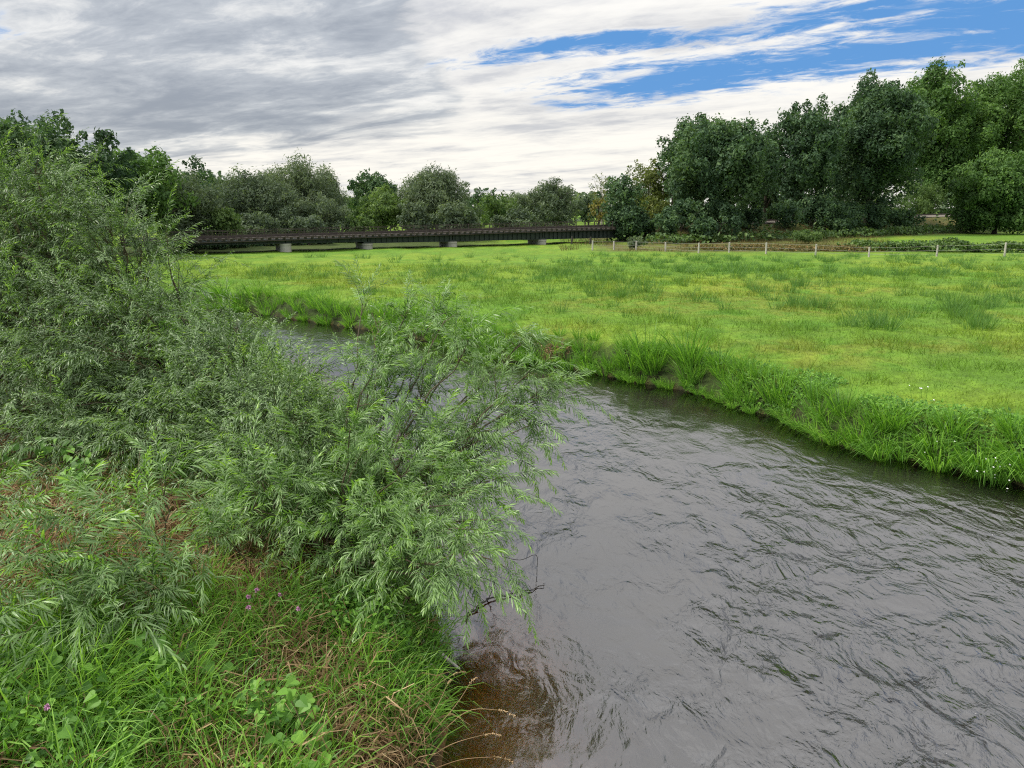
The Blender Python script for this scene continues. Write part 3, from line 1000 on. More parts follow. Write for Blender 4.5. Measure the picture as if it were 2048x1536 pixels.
scrub('bramble_hedge', 'low dark bramble hedge behind the wire fence at the right', 'hedge', [gp(1700, 500), gp(1850, 502), gp(1950, 503), gp(2120, 504)], 0.95, 1.6, 'bramble', 5200, 0.26, 5)
scrub('bramble_scrub', 'tangle of rusty brambles behind the middle of the fence', 'hedge', [gp(1395, 498), gp(1500, 499), gp(1600, 500), gp(1720, 501)], 0.5, 2.2, 'rusty', 2600, 0.24, 6)
scrub('embankment_scrub', 'long rough band of scrub on the grassy slope of the railway bank', 'scrub', [RAIL[5] + (3, -5.5), RAIL[6] + (3, -6.0), RAIL[7] + (3.5, -6), RAIL[8] + (4, -6), RAIL[9] + (4, -6)], 1.1, 3.0, 'bramble', 9000, 0.40, 7, kind='stuff')

# ------------------------------------------------------------------ far wood
rr = np.random.default_rng(77)
nfw = 16000
xx = rr.uniform(-260, 320, nfw)
yy = 190 + rr.uniform(-14, 22, nfw) + np.abs(xx) * 0.12
hh_ = 5 + 6 * fbm(xx * 0.05, xx * 0.0 + 2.0, 3, 12) + np.where(xx > 40, 4, 0) + np.where(xx < -40, 3, 0)
hh_ = hh_ - 5.5 * np.exp(-((xx + 34) / 22.0) ** 2) - 3 * np.exp(-((xx - 8) / 20.0) ** 2)
P = np.stack([xx, yy, 0.8 + hh_ * rr.random(nfw) ** 0.7], 1)
v, f, tn = cards(P, rr.normal(size=(nfw, 3)) + np.array([0, -.5, .6]), 1.7, 1.2, np.clip(0.5 + 0.3 * rr.normal(size=nfw), 0, 1), rr)
link('distant_wood', mesh('distant_wood', v, f, tn), M['far_willow'], kind='stuff')

# ------------------------------------------------------------------ railway bridge
sA, sB = B0, B1 + 1.0
pA, dA = rail_at(_rl[3])
bridge = thing('railway_bridge', 'long low dark steel railway bridge on squat concrete piers across the meadow', 'bridge', (pA[0], pA[1], h1(pA[0], pA[1])))
BL = np.array(bridge.location)
ang = math.atan2(dA[1], dA[0])
nv = np.array([dA[1], -dA[0]])          # towards the camera


def bpt(s, off, z):
    p, d = rail_at(s)
    n_ = np.array([d[1], -d[0]])
    return np.array([p[0] + n_[0] * off, p[1] + n_[1] * off, z])


def bpart(name, v, f, mat, parent=bridge, smooth=False):
    return link(name, mesh(name, v - BL, f, np.full(len(v), 0.5), smooth=smooth), M[mat], parent)


def span_box(s0, s1, off, wd, z0, z1):
    a, b_ = bpt(s0, off, 0), bpt(s1, off, 0)
    z0a, z1a = z0(s0), z1(s0)
    z0b, z1b = z0(s1), z1(s1)
    n_ = np.array([nv[0], nv[1], 0]) * wd / 2
    v = []
    for base, lo, hi in ((a, z0a, z1a), (b_, z0b, z1b)):
        for sg in (-1, 1):
            for z in (lo, hi):
                q = base + n_ * sg
                v.append((q[0], q[1], z))
    v = np.array(v)
    q = [(0, 1, 3, 2), (4, 6, 7, 5), (0, 4, 5, 1), (2, 3, 7, 6), (0, 2, 6, 4), (1, 5, 7, 3)]
    f = []
    for a_, b2, c_, d_ in q:
        f += [(a_, b2, c_), (a_, c_, d_)]
    return v, np.array(f)


pier_px = [570, 733, 903, 1082]
pier_s = []
for px in pier_px:
    best = min(np.linspace(B0, B1, 900), key=lambda s: abs((lambda q: 1024 + F * q[0] / (q[1] * cp + (CZ - 1.2) * sp_))(bpt(s, 0.8, 1.2)) - px))
    pier_s.append(best)
ends = [sA] + pier_s + [sB]
for i in range(len(ends) - 1):
    s0, s1 = ends[i] + 0.04, ends[i + 1] - 0.04
    deep = i >= 2
    zb = (lambda s: 1.52 if s > pier_s[1] - 0.2 else 1.58) if deep else (lambda s: 1.66)
    zt = lambda s: ZR(s) - 0.33
    for off in (1.05, -1.05):
        g_ = bpart('girder', *span_box(s0, s1, off, 0.10, zb, zt), 'girder')
        if off > 0:
            # flanges and web stiffeners on the face one sees
            for nm, za, zc, wd in (('bottom_flange', lambda s: zb(s) - 0.035, lambda s: zb(s), 0.34), ('top_flange', lambda s: zt(s), lambda s: zt(s) + 0.035, 0.34)):
                link(nm, mesh(nm, span_box(s0, s1, off, wd, za, zc)[0] - BL, span_box(s0, s1, off, wd, za, zc)[1], np.full(8, .5)), M['girder'], g_)
            n_st = int((s1 - s0) / (0.48 if deep else 0.9))
            for k_ in range(n_st):
                s = s0 + (k_ + 0.5) * (s1 - s0) / n_st
                q = bpt(s, off + 0.11, (zb(s) + zt(s)) / 2)
                v, f = box(q, (0.05, 0.12, zt(s) - zb(s) - 0.012), ang)
                link('stiffener', mesh('stiffener', v - BL, f, np.full(8, .5)), M['girder'], g_)
bpart('deck', *span_box(sA, sB, 0, 3.0, lambda s: ZR(s) - 0.29, lambda s: ZR(s) - 0.22), 'girder')
bpart('walkway_edge', *span_box(sA, sB, 1.62, 0.08, lambda s: ZR(s) - 0.10, lambda s: ZR(s) - 0.02), 'rust')
bpart('walkway_edge', *span_box(sA, sB, 1.60, 0.06, lambda s: ZR(s) - 0.33, lambda s: ZR(s) - 0.27), 'rust')
sl_me = None
s = sA + 0.3
while s < sB:
    q = bpt(s, 0.0, ZR(s) - 0.12)
    if sl_me is None:
        v, f = box((0, 0, 0), (0.24, 3.05, 0.19))
        sl_me = mesh('sleeper', v, f, np.full(8, .5))
        sl_me.materials.append(M['sleeper'])
    o = link('sleeper', sl_me, None, bridge, q - BL)
    o.rotation_euler.z = ang
    s += 0.58
for off in (0.72, -0.72):
    bpart('rail', *span_box(sA, sB, off, 0.07, lambda s: ZR(s) - 0.02, lambda s: ZR(s) + 0.13), 'rust')
po_me = None
for off in (1.62, -1.62):
    s = sA + 0.8
    while s < sB:
        q = bpt(s, off + 0.06, ZR(s) + 0.12)
        if po_me is None:
            v, f = box((0, 0, 0), (0.05, 0.05, 0.86))
            po_me = mesh('railing_post', v, f, np.full(8, .5))
            po_me.materials.append(M['rust'])
        o = link('railing_post', po_me, None, bridge, q - BL)
        o.rotation_euler.z = ang
        s += 1.12
    for dz_ in (0.53, 0.26):
        bpart('handrail', *span_box(sA, sB, off + 0.06, 0.035, lambda s: ZR(s) + dz_ - 0.018, lambda s: ZR(s) + dz_ + 0.018), 'rust')
for i, s in enumerate(pier_s):
    q = bpt(s, 0, 0)
    zg = h1(q[0], q[1]) - 0.4
    a = Acc()
    zt_ = 1.47 if i >= 1 else 1.61
    # oblong pier with round noses, battered slightly
    an = np.linspace(0, 2 * math.pi, 20, endpoint=False)
    ring = []
    for z, g_ in ((zg, 1.06), (zt_ - 0.16, 1.0), (zt_ - 0.16, 1.07), (zt_, 1.07)):
        rx = 0.46 * g_
        ex = np.cos(an) * rx
        ey = np.sin(an) * rx + np.sign(np.sin(an)) * 0.95
        ring.append(np.stack([ex, ey, np.full(20, z)], 1))
    v = np.concatenate(ring)
    f = []
    for k_ in range(3):
        for j in range(20):
            a_, b_ = k_ * 20 + j, k_ * 20 + (j + 1) % 20
            f += [(a_, b_, b_ + 20), (a_, b_ + 20, a_ + 20)]
    for j in range(1, 19):
        f.append((60, 60 + j, 60 + j + 1))
    ca, sa = math.cos(ang), math.sin(ang)
    v = np.stack([v[:, 0] * ca - v[:, 1] * sa + q[0], v[:, 0] * sa + v[:, 1] * ca + q[1], v[:, 2]], 1)
    bpart('pier', v, np.array(f), 'concrete')
    for off in (1.05, -1.05):
        c = bpt(s, off, (zt_ + 1.66) / 2 - 0.02)
        v, f = box(c, (0.7, 0.3, max(0.04, 1.62 - zt_)), ang)
        bpart('bearing', v, f, 'girder')

# track on the embankment beyond the bridge
a_tr = []
for nm, off, wd, lo, hi, mt in (('ballast', 0, 3.0, -0.22, -0.06, 'ballast'), ('rail', 0.72, 0.07, 0.02, 0.16, 'rust'), ('rail', -0.72, 0.07, 0.02, 0.16, 'rust')):
    a_tr.append((nm, off, wd, lo, hi, mt))
q0 = rail_at(B1 + 2)[0]
track = thing('railway_track', 'railway track with dark rails on the embankment behind the trees', 'railway track', (q0[0], q0[1], ZR(B1 + 2)))
TL = np.array(track.location)
for nm, off, wd, lo, hi, mt in a_tr:
    acc = Acc()
    ss = np.arange(B1 + 1.1, _rl[-1], 6.0)
    for s0, s1 in zip(ss[:-1], ss[1:]):
        A_, B_ = bpt(s0, off, ZR(s0)), bpt(s1, off, ZR(s1))
        d = nrm((B_ - A_)[None])[0]
        n_ = np.array([d[1], -d[0], 0]) * wd / 2
        v = np.array([A_ - n_ + (0, 0, lo), A_ + n_ + (0, 0, lo), A_ + n_ * 0.8 + (0, 0, hi), A_ - n_ * 0.8 + (0, 0, hi), B_ - n_ + (0, 0, lo), B_ + n_ + (0, 0, lo), B_ + n_ * 0.8 + (0, 0, hi), B_ - n_ * 0.8 + (0, 0, hi)])
        acc.add(v, np.array([(1, 5, 6), (1, 6, 2), (2, 6, 7), (2, 7, 3), (3, 7, 4), (3, 4, 0)]))
    link(nm, acc.mesh(nm, TL), M[mt], track)

# ------------------------------------------------------------------ fence
fpx = [(1185, 501, 481), (1228, 500, 482), (1272, 501, 482), (1331, 503, 484), (1397, 506, 485.5), (1458, 506, 484), (1532, 509, 485), (1631, 510, 488), (1738, 512, 494), (1873, 514, 490), (2009, 513, 485), (2150, 513, 487)]
P0 = on_level(1397, 506, 0.95)
fence = thing('wire_fence', 'wire fence on pale weathered posts along the far side of the meadow', 'fence', (P0[0], P0[1], h1(P0[0], P0[1])))
FL = np.array(fence.location)
pts = []
for i, (px, yb, yt) in enumerate(fpx):
    p = on_level(px, yb, 0.95)
    p[1] = min(max(p[1], 55), 68)
    p[0] = ray(px, yb)[0] / ray(px, yb)[1] * p[1]
    zg = h1(p[0], p[1])
    zt_ = at_depth(px, yt, p[1])[2]
    lean_ = random.uniform(-0.04, 0.04)
    v, f = tube(np.array([(p[0], p[1], zg - 0.3), (p[0] + lean_ / 2, p[1], (zg + zt_) / 2), (p[0] + lean_, p[1], zt_)]), np.array([0.075, 0.07, 0.065]), 7)
    link('post', mesh('post', v - FL, f, np.full(len(v), .5)), M['post'], fence)
    pts.append((p[0], p[1], zg, zt_))
for fr_ in (0.92, 0.55, 0.25):
    acc = Acc()
    for (xa, ya, ga, ta), (xb, yb, gb, tb_) in zip(pts[:-1], pts[1:]):
        q = np.linspace(0, 1, 5)
        z = (ga + (ta - ga) * fr_) * (1 - q) + (gb + (tb_ - gb) * fr_) * q - 0.03 * np.sin(q * math.pi)
        v, f = tube(np.stack([xa + (xb - xa) * q, ya + (yb - ya) * q - 0.07, z], 1), 0.007, 4)
        acc.add(v, f)
    link('wire', acc.mesh('wire', FL), M['wire'], fence)
for i, (px, yb, yt, lab) in enumerate([(1143, 490, 479, 'dark old fence post in the rough grass, nearer to the bridge pier'), (1180, 489, 477, 'dark old fence post in the rough grass below the bridge end, right one of two')]):
    p = on_level(px, yb, 0.98)
    p = at_depth(px, yb, min(p[1], 74))
    zg = h1(p[0], p[1])
    v, f = tube(np.array([(0, 0, -0.3), (0.02, 0, 0.3), (0.06, 0, 0.75)]), np.array([0.10, 0.095, 0.085]), 7)
    link('fence_post', mesh('fence_post', v, f, np.full(len(v), .5)), M['darkpost'], None, (p[0], p[1], zg), lab, 'post')

# ------------------------------------------------------------------ willow shoots
def shoot_template(seed, L, nleaf, droop, ll, lw, leaf_fn=None):
    r = np.random.default_rng(seed)
    ts = np.linspace(0, 1, 7)
    bend = droop * 0.55
    path = np.stack([L * bend * ts ** 2.1, 0.04 * L * np.sin(ts * 4 + seed), L * ts * (1 - 0.28 * bend * ts)], 1)
    a = Acc()
    v, f = tube(path, np.linspace(0.005, 0.0016, 7), 3)
    a.add(v, f, 0.15)
    s = np.linspace(0.06, 1.0, nleaf)
    P = np.stack([np.interp(s, ts, path[:, i]) for i in range(3)], 1)
    T = nrm(np.gradient(P, axis=0))
    an = np.arange(nleaf) * 2.3 + r.normal(size=nleaf) * 0.4
    A = nrm(np.cross(T, np.array([0.1, 1, 0.2])))
    B = np.cross(T, A)
    rad = A * np.cos(an)[:, None] + B * np.sin(an)[:, None]
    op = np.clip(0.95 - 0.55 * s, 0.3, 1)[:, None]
    gl_ = np.array([1.0, 0, 0]) if droop > 0.45 else np.array([0.25, 0, -0.9])
    D = nrm(T * (1.05 - op * 0.6) + rad * op + gl_ * 0.15)
    lens = ll * (0.55 + 0.75 * np.sin(np.pi * np.clip(s * 0.85 + 0.12, 0, 1))) * (0.85 + 0.3 * r.random(nleaf))
    v, f, tn = (leaf_fn or leaf6)(P, D, lens, lw * (0.8 + 0.4 * r.random(nleaf)), np.broadcast_to(gl_ * (0.5 + 0.8 * r.random((nleaf, 1))), (nleaf, 3)), np.clip(0.18 + 0.55 * s ** 1.3 + 0.20 * r.normal(size=nleaf), 0, 1), r)  # tint darkened at the shoot base as inner shade, brighter on fresh tips
    a.add(v, f, tn)
    V_, F_, T_2 = np.concatenate(a.v), np.concatenate(a.f), np.concatenate(a.t)
    return V_, F_, T_2


def templates(seed, ll, lw, nl, fn=None):
    return [shoot_template(seed + i, random.uniform(0.75, 1.15), nl, d, ll, lw, fn) for i, d in enumerate((0.15, 0.25, 0.5, 0.7, 0.9, 0.6))]


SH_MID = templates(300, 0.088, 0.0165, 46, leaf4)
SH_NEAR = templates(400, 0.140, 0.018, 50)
MESHES = {}


def shoot_mesh(key, tpl, mat):
    kk = (key, mat)
    if kk not in MESHES:
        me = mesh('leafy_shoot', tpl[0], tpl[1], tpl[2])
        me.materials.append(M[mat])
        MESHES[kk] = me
    return MESHES[kk]


def orient(d, roll_down=True, r=None):
    d = d / max(np.linalg.norm(d), 1e-9)
    g_ = np.array([0, 0, -1.0]) + 0.25 * r.normal(size=3)
    if abs(d[2]) > 0.93:
        g_ = r.normal(size=3)
    x = g_ - d * np.dot(g_, d)
    x /= max(np.linalg.norm(x), 1e-9)
    y = np.cross(d, x)
    return np.stack([x, y, d], 1)


def bez(p0, p1, p2, n=9):
    q = np.linspace(0, 1, n)[:, None]
    return (1 - q) ** 2 * p0 + 2 * q * (1 - q) * p1 + q ** 2 * p2


def willow(name, label, cat, root_xy, branches, tset, tkey, mat, seed, nsec=7, sec_len=(0.5, 1.1), shoots=(2, 4), scale=(0.75, 1.2), up=0.35, rad=0.035, spread=0.8, t0=0.3, near=300, n_obj_branch=60):
    """branches: list of (root point, control point, tip point)"""
    r = np.random.default_rng(seed)
    rz = h1(*root_xy)
    root = thing(name, label, cat, (root_xy[0], root_xy[1], rz))
    RL = np.array(root.location)
    tw = Acc()
    sh = []
    for bi, (p0, p1, p2) in enumerate(branches):
        path = bez(p0, p1, p2, 10)
        path[1:-1] += r.normal(size=(8, 3)) * 0.025
        Lb = np.sum(np.linalg.norm(np.diff(path, axis=0), axis=1))
        v, f = tube(path, np.linspace(rad * (0.7 + 0.3 * Lb / 4), 0.005, 10), 5)
        if bi < n_obj_branch:
            link('branch', mesh('branch', v - RL, f, np.full(len(v), .5), smooth=True), M['bark'], root)
        else:
            tw.add(v, f)
        T = nrm(np.gradient(path, axis=0))
        ts = np.linspace(0, 1, 10)
        at_ = lambda t_: (np.array([np.interp(t_, ts, path[:, i]) for i in range(3)]), np.array([np.interp(t_, ts, T[:, i]) for i in range(3)]))
        sh.append((path[-1], T[-1] + 0.2 * r.normal(size=3)))
        for k_ in range(max(2, int(nsec * Lb / 3))):
            t_ = t0 + (1 - t0) * r.random() ** 0.8
            p, d = at_(t_)
            dd = nrm((d * 0.7 + spread * r.normal(size=3) + np.array([0, 0, up]))[None])[0]
            ln = r.uniform(*sec_len) * (1.15 - 0.45 * t_)
            e = p + dd * ln
            e[2] = max(e[2], h1(e[0], e[1]) * 0 + 0.12)
            c = (p + e) / 2 + np.array([0, 0, 0.10 * ln])
            pp = bez(p, c, e, 5)
            v, f = tube(pp, np.linspace(0.008, 0.003, 5), 3)
            tw.add(v, f)
            tt = nrm(np.gradient(pp, axis=0))
            sh.append((e, tt[-1] + 0.25 * r.normal(size=3)))
            for j in range(r.integers(*shoots)):
                u = r.random()
                i = min(3, int(u * 4))
                q = pp[i] + (pp[i + 1] - pp[i]) * (u * 4 - i)
                sh.append((q, tt[i] * 0.6 + 0.6 * r.normal(size=3) + np.array([0, 0, up])))
    link('twig', tw.mesh('twig', RL), M['twig'], root, kind='stuff')
    dist = np.array([np.linalg.norm(s_[0] - np.array([0, 0, CZ])) for s_ in sh])
    order = np.argsort(dist)
    vv, ffl, tt_, n = [], [], [], 0
    for rank, i in enumerate(order):
        p, d = sh[i]
        k_ = int(r.integers(0, len(tset)))
        if d[2] < 0.55 and k_ < 2:
            k_ = int(r.integers(2, len(tset)))
        Mx = orient(d, True, r) * r.uniform(*scale)
        if rank < near:
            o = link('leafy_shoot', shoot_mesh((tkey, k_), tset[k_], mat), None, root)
            m4 = Matrix.Identity(4)
            for a_ in range(3):
                for b_ in range(3):
                    m4[a_][b_] = Mx[a_][b_]
                m4[a_][3] = p[a_] - RL[a_]
            o.matrix_basis = m4
        else:
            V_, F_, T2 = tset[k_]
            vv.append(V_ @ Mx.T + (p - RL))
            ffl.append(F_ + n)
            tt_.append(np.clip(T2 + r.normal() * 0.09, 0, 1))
            n += len(V_)
    if vv:
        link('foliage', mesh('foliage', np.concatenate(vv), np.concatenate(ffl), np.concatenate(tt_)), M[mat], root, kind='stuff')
    return root, len(sh)


def in_poly(px, py, poly):
    return bool(inside(np.array([px], float), np.array([py], float), np.array(poly, float))[0])


def poly_tips(poly, n, Yt, Yb, jit, seed):
    r = np.random.default_rng(seed)
    A_ = np.array(poly, float)
    lo, hi = A_.min(0), A_.max(0)
    out_ = []
    while len(out_) < n:
        px, py = r.uniform(lo[0], hi[0]), r.uniform(lo[1], hi[1])
        if not in_poly(px, py, poly):
            continue
        f_ = (py - lo[1]) / (hi[1] - lo[1])
        Y = Yt + (Yb - Yt) * f_ + r.uniform(-jit, jit * 1.6)
        q = at_depth(px, py, Y)
        if q[2] > h1(q[0], q[1]) + 0.25:
            out_.append(q)
    return out_


def bush_branches(tips, roots, seed, arch=0.35):
    r = np.random.default_rng(seed)
    br = []
    for t_ in tips:
        i = int(np.argmin([np.hypot(t_[0] - q[0], t_[1] - q[1]) + r.random() * 1.2 for q in roots]))
        q = roots[i]
        p0 = np.array([q[0] + r.normal() * 0.15, q[1] + r.normal() * 0.15, h1(q[0], q[1]) - 0.1])
        mid = (p0 + t_) / 2
        mid[2] += arch * (t_[2] - p0[2]) * 0.6 + 0.15
        mid[:2] = p0[:2] + (t_[:2] - p0[:2]) * 0.36
        br.append((p0, mid, t_))
    return br


# 1 the big willow at the left
poly = [(-160, 322), (0, 324), (60, 324), (130, 330), (205, 348), (270, 396), (310, 455), (345, 520), (375, 580), (410, 630), (430, 700), (420, 800), (370, 920), (180, 975), (-160, 975)]
tips = poly_tips(poly, 124, 14.0, 8.6, 0.7, 1)
roots = [(-6.6, 12.6), (-5.4, 12.2), (-7.8, 12.9), (-4.6, 11.6), (-9.2, 13.0)]
_, n1_ = willow('willow_bush', 'huge pale silvery willow bush filling the left edge up to the skyline', 'bush', (-6.4, 12.5), bush_branches(tips, roots, 2), SH_MID, 'mid', 'willow', 21, nsec=9, rad=0.05, scale=(0.6, 1.05), sec_len=(0.4, 0.95))
# 2 the middle willow
poly = [(440, 645), (475, 640), (515, 690), (555, 745), (610, 785), (690, 820), (700, 920), (640, 975), (400, 985), (380, 800), (410, 710)]
tips = poly_tips(poly, 54, 11.4, 8.2, 0.6, 3)
roots = [(-3.7, 10.0), (-3.1, 9.6), (-4.2, 10.8)]
_, n2_ = willow('willow_bush', 'mid sized willow bush between the huge one and the willow leaning over the water', 'bush', (-3.8, 10.7), bush_branches(tips, roots, 4), SH_MID, 'mid', 'willow', 22, nsec=11, rad=0.03, scale=(0.6, 1.0), sec_len=(0.4, 0.9))
# 3 the willow that leans over the river
rp = at_depth(665, 1010, 8.1)
rxy = (rp[0], rp[1])
rz0 = h1(*rxy)
P0 = np.array([rxy[0], rxy[1], rz0 - 0.1])
lean_tips = [(1075, 790, 11.0), (1015, 850, 10.6), (990, 745, 11.6), (930, 800, 10.8), (950, 650, 12.4), (890, 640, 12.2), (830, 655, 12.0), (770, 625, 12.4), (725, 610, 12.2), (815, 620, 12.6), (870, 630, 12.8), (1040, 690, 12.6), (860, 760, 11.2), (960, 880, 10.0), (900, 930, 9.4), (960, 980, 8.9), (1005, 1040, 8.3), (960, 1060, 8.1), (900, 1090, 7.8), (860, 1000, 8.6), (800, 860, 9.8), (740, 760, 10.5), (820, 940, 9.0), (930, 1150, 7.6), (870, 1170, 7.4), (760, 740, 11.2), (700, 860, 9.6), (1098, 785, 11.2), (1060, 850, 10.6), (1075, 800, 10.9), (985, 960, 9.2), (930, 700, 11.0), (1060, 740, 11.0), (1000, 920, 9.7), (1010, 800, 10.9), (900, 860, 10.1), (870, 1130, 7.6), (840, 1060, 8.1), (900, 1010, 8.5), (950, 1110, 7.8)]
br = []
r5 = np.random.default_rng(5)
for px, py, Y in lean_tips:
    q = at_depth(px, py, Y * 0.80 + 0.1)
    p0 = P0 + np.array([r5.normal() * 0.2, r5.normal() * 0.3, 0])
    mid = p0 + (q - p0) * 0.42 + np.array([0, 0, 0.16 * abs(q[0] - p0[0]) + 0.12])
    br.append((p0, mid, q))
_, n3_ = willow('leaning_willow', 'open willow leaning right over the river, dark branches against the water', 'bush', rxy, br, SH_NEAR, 'near', 'willow_fresh', 23, nsec=8.5, sec_len=(0.22, 0.5), shoots=(1, 4), scale=(0.42, 0.72), up=0.14, rad=0.026, spread=0.42, t0=0.30)
# 4 foreground willow scrub
poly = [(480, 930), (540, 905), (620, 960), (700, 950), (760, 1000), (800, 1090), (850, 1190), (830, 1275), (700, 1260), (560, 1200), (450, 1170), (380, 1120), (400, 1060)]
tips = poly_tips(poly, 44, 8.3, 6.6, 0.35, 6)
roots = [(-1.8, 7.6), (-2.6, 7.6), (-1.2, 7.0)]
_, n4_ = willow('willow_scrub', 'fresh green young willow scrub in front, at the foot of the leaning willow', 'bush', (-1.9, 7.6), bush_branches(tips, roots, 7, 0.5), SH_NEAR, 'near', 'willow_fresh', 24, nsec=8, sec_len=(0.25, 0.55), shoots=(1, 3), scale=(0.5, 0.85), up=0.5, rad=0.016)
# 5 willow sprays at the lower left
r6 = np.random.default_rng(66)
spray = [(115, 1015, 6.3), (205, 1050, 6.2), (345, 985, 6.6), (420, 1060, 6.5), (60, 1110, 5.7), (-30, 1080, 5.6), (150, 1130, 5.8), (250, 1150, 5.7), (300, 1090, 6.1), (180, 1200, 5.5), (90, 1180, 5.5), (230, 1235, 5.4), (330, 1180, 5.8), (-10, 1180, 5.2), (20, 1290, 5.0), (130, 1260, 5.3), (280, 1290, 5.3), (380, 1130, 6.2), (-60, 1330, 4.8)]
br = []
for px, py, Y in spray:
    q = at_depth(px, py, Y)
    p0 = np.array([q[0] + r6.normal() * 0.25 + 0.05, q[1] + 0.35 + r6.normal() * 0.2, 0])
    p0[2] = h1(p0[0], p0[1]) - 0.05
    mid = (p0 + q) / 2 + np.array([0.0, 0.05, 0.35])
    br.append((p0, mid, q))
_, n5_ = willow('willow_scrub', 'bright young willow shoots arching over dead grass at the lower left', 'bush', (-3.6, 6.1), br, SH_NEAR, 'near', 'willow_fresh', 25, nsec=12, sec_len=(0.2, 0.5), shoots=(1, 3), scale=(0.5, 0.85), up=0.35, rad=0.010, t0=0.4)
print('SHOOTS', n1_, n2_, n3_, n4_, n5_)


# ------------------------------------------------------------------ near bank grass
def scatter(n, x0, x1, y0, y1, r, test):
    xs_, ys_ = [], []
    tot = 0
    while tot < n:
        x = r.uniform(x0, x1, n)
        y = r.uniform(y0, y1, n)
        m_ = test(x, y)
        xs_.append(x[m_])
        ys_.append(y[m_])
        tot += int(m_.sum())
    return np.concatenate(xs_)[:n], np.concatenate(ys_)[:n]


def on_left(x, y, lo=0.0):
    sd, lf = river_sd(x, y)
    return (sd > lo) & lf


r7 = np.random.default_rng(7)
dryf = lambda x, y: np.clip(0.7 * sm(fbm(x * 0.8 + 3, y * 0.8, 3, 15), 0.50, 0.60) + 1.2 * np.exp(-((x + 3.7) / 1.7) ** 2 - ((y - 7.4) / 1.1) ** 2) + np.exp(-((x + 5.2) / 1.2) ** 2 - ((y - 6.6) / 0.7) ** 2) + 0.9 * np.exp(-((x + 1.9) / 0.75) ** 2 - ((y - 5.75) / 0.45) ** 2) + 1.1 * np.exp(-((x + 1.05) / 0.6) ** 2 - ((y - 4.9) / 0.5) ** 2), 0, 1)
vis = lambda x, y: np.abs(x) < y * 0.78 + 1.0
x, y = scatter(23000, -8.5, 0.6, 3.0, 9.5, r7, lambda x, y: on_left(x, y, 0.05) & vis(x, y) & (r7.random(len(x)) < (1 - 0.95 * dryf(x, y)) * (0.25 + 0.75 * sm(-y, -8.5, -5.5))))
n = len(x)
tuft = fbm(x * 2.2, y * 2.2, 2, 44)
P = np.stack([x, y, height(x, y) - 0.03], 1)
lean_ = np.stack([0.35 + 0.25 * (fbm(x * 1.1, y * 1.1, 2, 3) - 0.3), 0.1 * np.ones(n), np.zeros(n)], 1)
D = nrm(np.array([0, 0, 1.0]) + lean_ * 0.6 + r7.normal(size=(n, 3)) * np.array([0.45, 0.45, 0.1]))
L = (0.28 + 0.55 * r7.random(n) ** 1.5) * (0.6 + 0.8 * tuft)
v, f, tn = blades(P, D, L, 0.007 + 0.013 * r7.random(n) ** 1.5, 0.9 + 0.9 * r7.random(n), np.clip(0.15 + 0.75 * tuft + 0.2 * r7.normal(size=n), 0, 1), 4, r=r7)
link('bank_grass', mesh('bank_grass', v, f, tn), M['grass'], kind='stuff')

x, y = scatter(17000, -8.5, 0.5, 3.0, 10.5, r7, lambda x, y: on_left(x, y, 0.1) & vis(x, y) & (r7.random(len(x)) < 0.05 + dryf(x, y)))
n = len(x)
P = np.stack([x, y, height(x, y) - 0.02], 1)
D = nrm(np.array([0.15, 0, 1.0]) + r7.normal(size=(n, 3)) * np.array([0.6, 0.6, 0.2]))
v, f, tn = blades(P, D, 0.30 + 0.5 * r7.random(n), 0.009 + 0.010 * r7.random(n), 1.2 + 1.6 * r7.random(n), np.clip(0.45 + 0.3 * r7.normal(size=n), 0, 1), 4, r=r7)
link('dry_grass', mesh('dry_grass', v, f, tn), M['dry'], kind='stuff')

x, y = scatter(6500, -22, 0.0, 9.5, 33, r7, lambda x, y: on_left(x, y, -0.05) & ~on_left(x, y, 5.0))
n = len(x)
P = np.stack([x, y, np.maximum(height(x, y), 0) - 0.04], 1)
D = nrm(np.array([0.1, -0.1, 1.0]) + r7.normal(size=(n, 3)) * np.array([0.4, 0.4, 0.1]))
v, f, tn = blades(P, D, 0.3 + 0.4 * r7.random(n), 0.022 + 0.02 * r7.random(n), 0.8 + 0.9 * r7.random(n), np.clip(0.3 + 0.28 * r7.normal(size=n), 0, 1), 3, r=r7)
link('riverside_grass', mesh('riverside_grass', v, f, tn), M['sedge'], kind='stuff')

# broad-leaved ground cover on the near bank
def oval_leaves(P, N, L, W, tint, r):
    n = len(P)
    N = nrm(N)
    a = nrm(np.cross(N, r.normal(size=(n, 3))))
    b_ = np.cross(N, a)
    L, W = np.broadcast_to(L, (n,))[:, None], np.broadcast_to(W, (n,))[:, None]
    sh_ = [(0, 0, 0), (0.22, -0.42, 0.06), (0.6, -0.36, 0.04), (1.0, 0, -0.10), (0.6, 0.36, 0.04), (0.22, 0.42, 0.06)]
    v = np.stack([P + a * L * u + b_ * W * q + N * L * z for u, q, z in sh_], 1).reshape(-1, 3)
    k_ = (np.arange(n) * 6)[:, None]
    f = np.concatenate([k_ + np.array([q]) for q in ((0, 1, 2), (0, 2, 3), (0, 3, 4), (0, 4, 5))])
    return v, f, np.repeat(np.broadcast_to(tint, (n,)), 6)


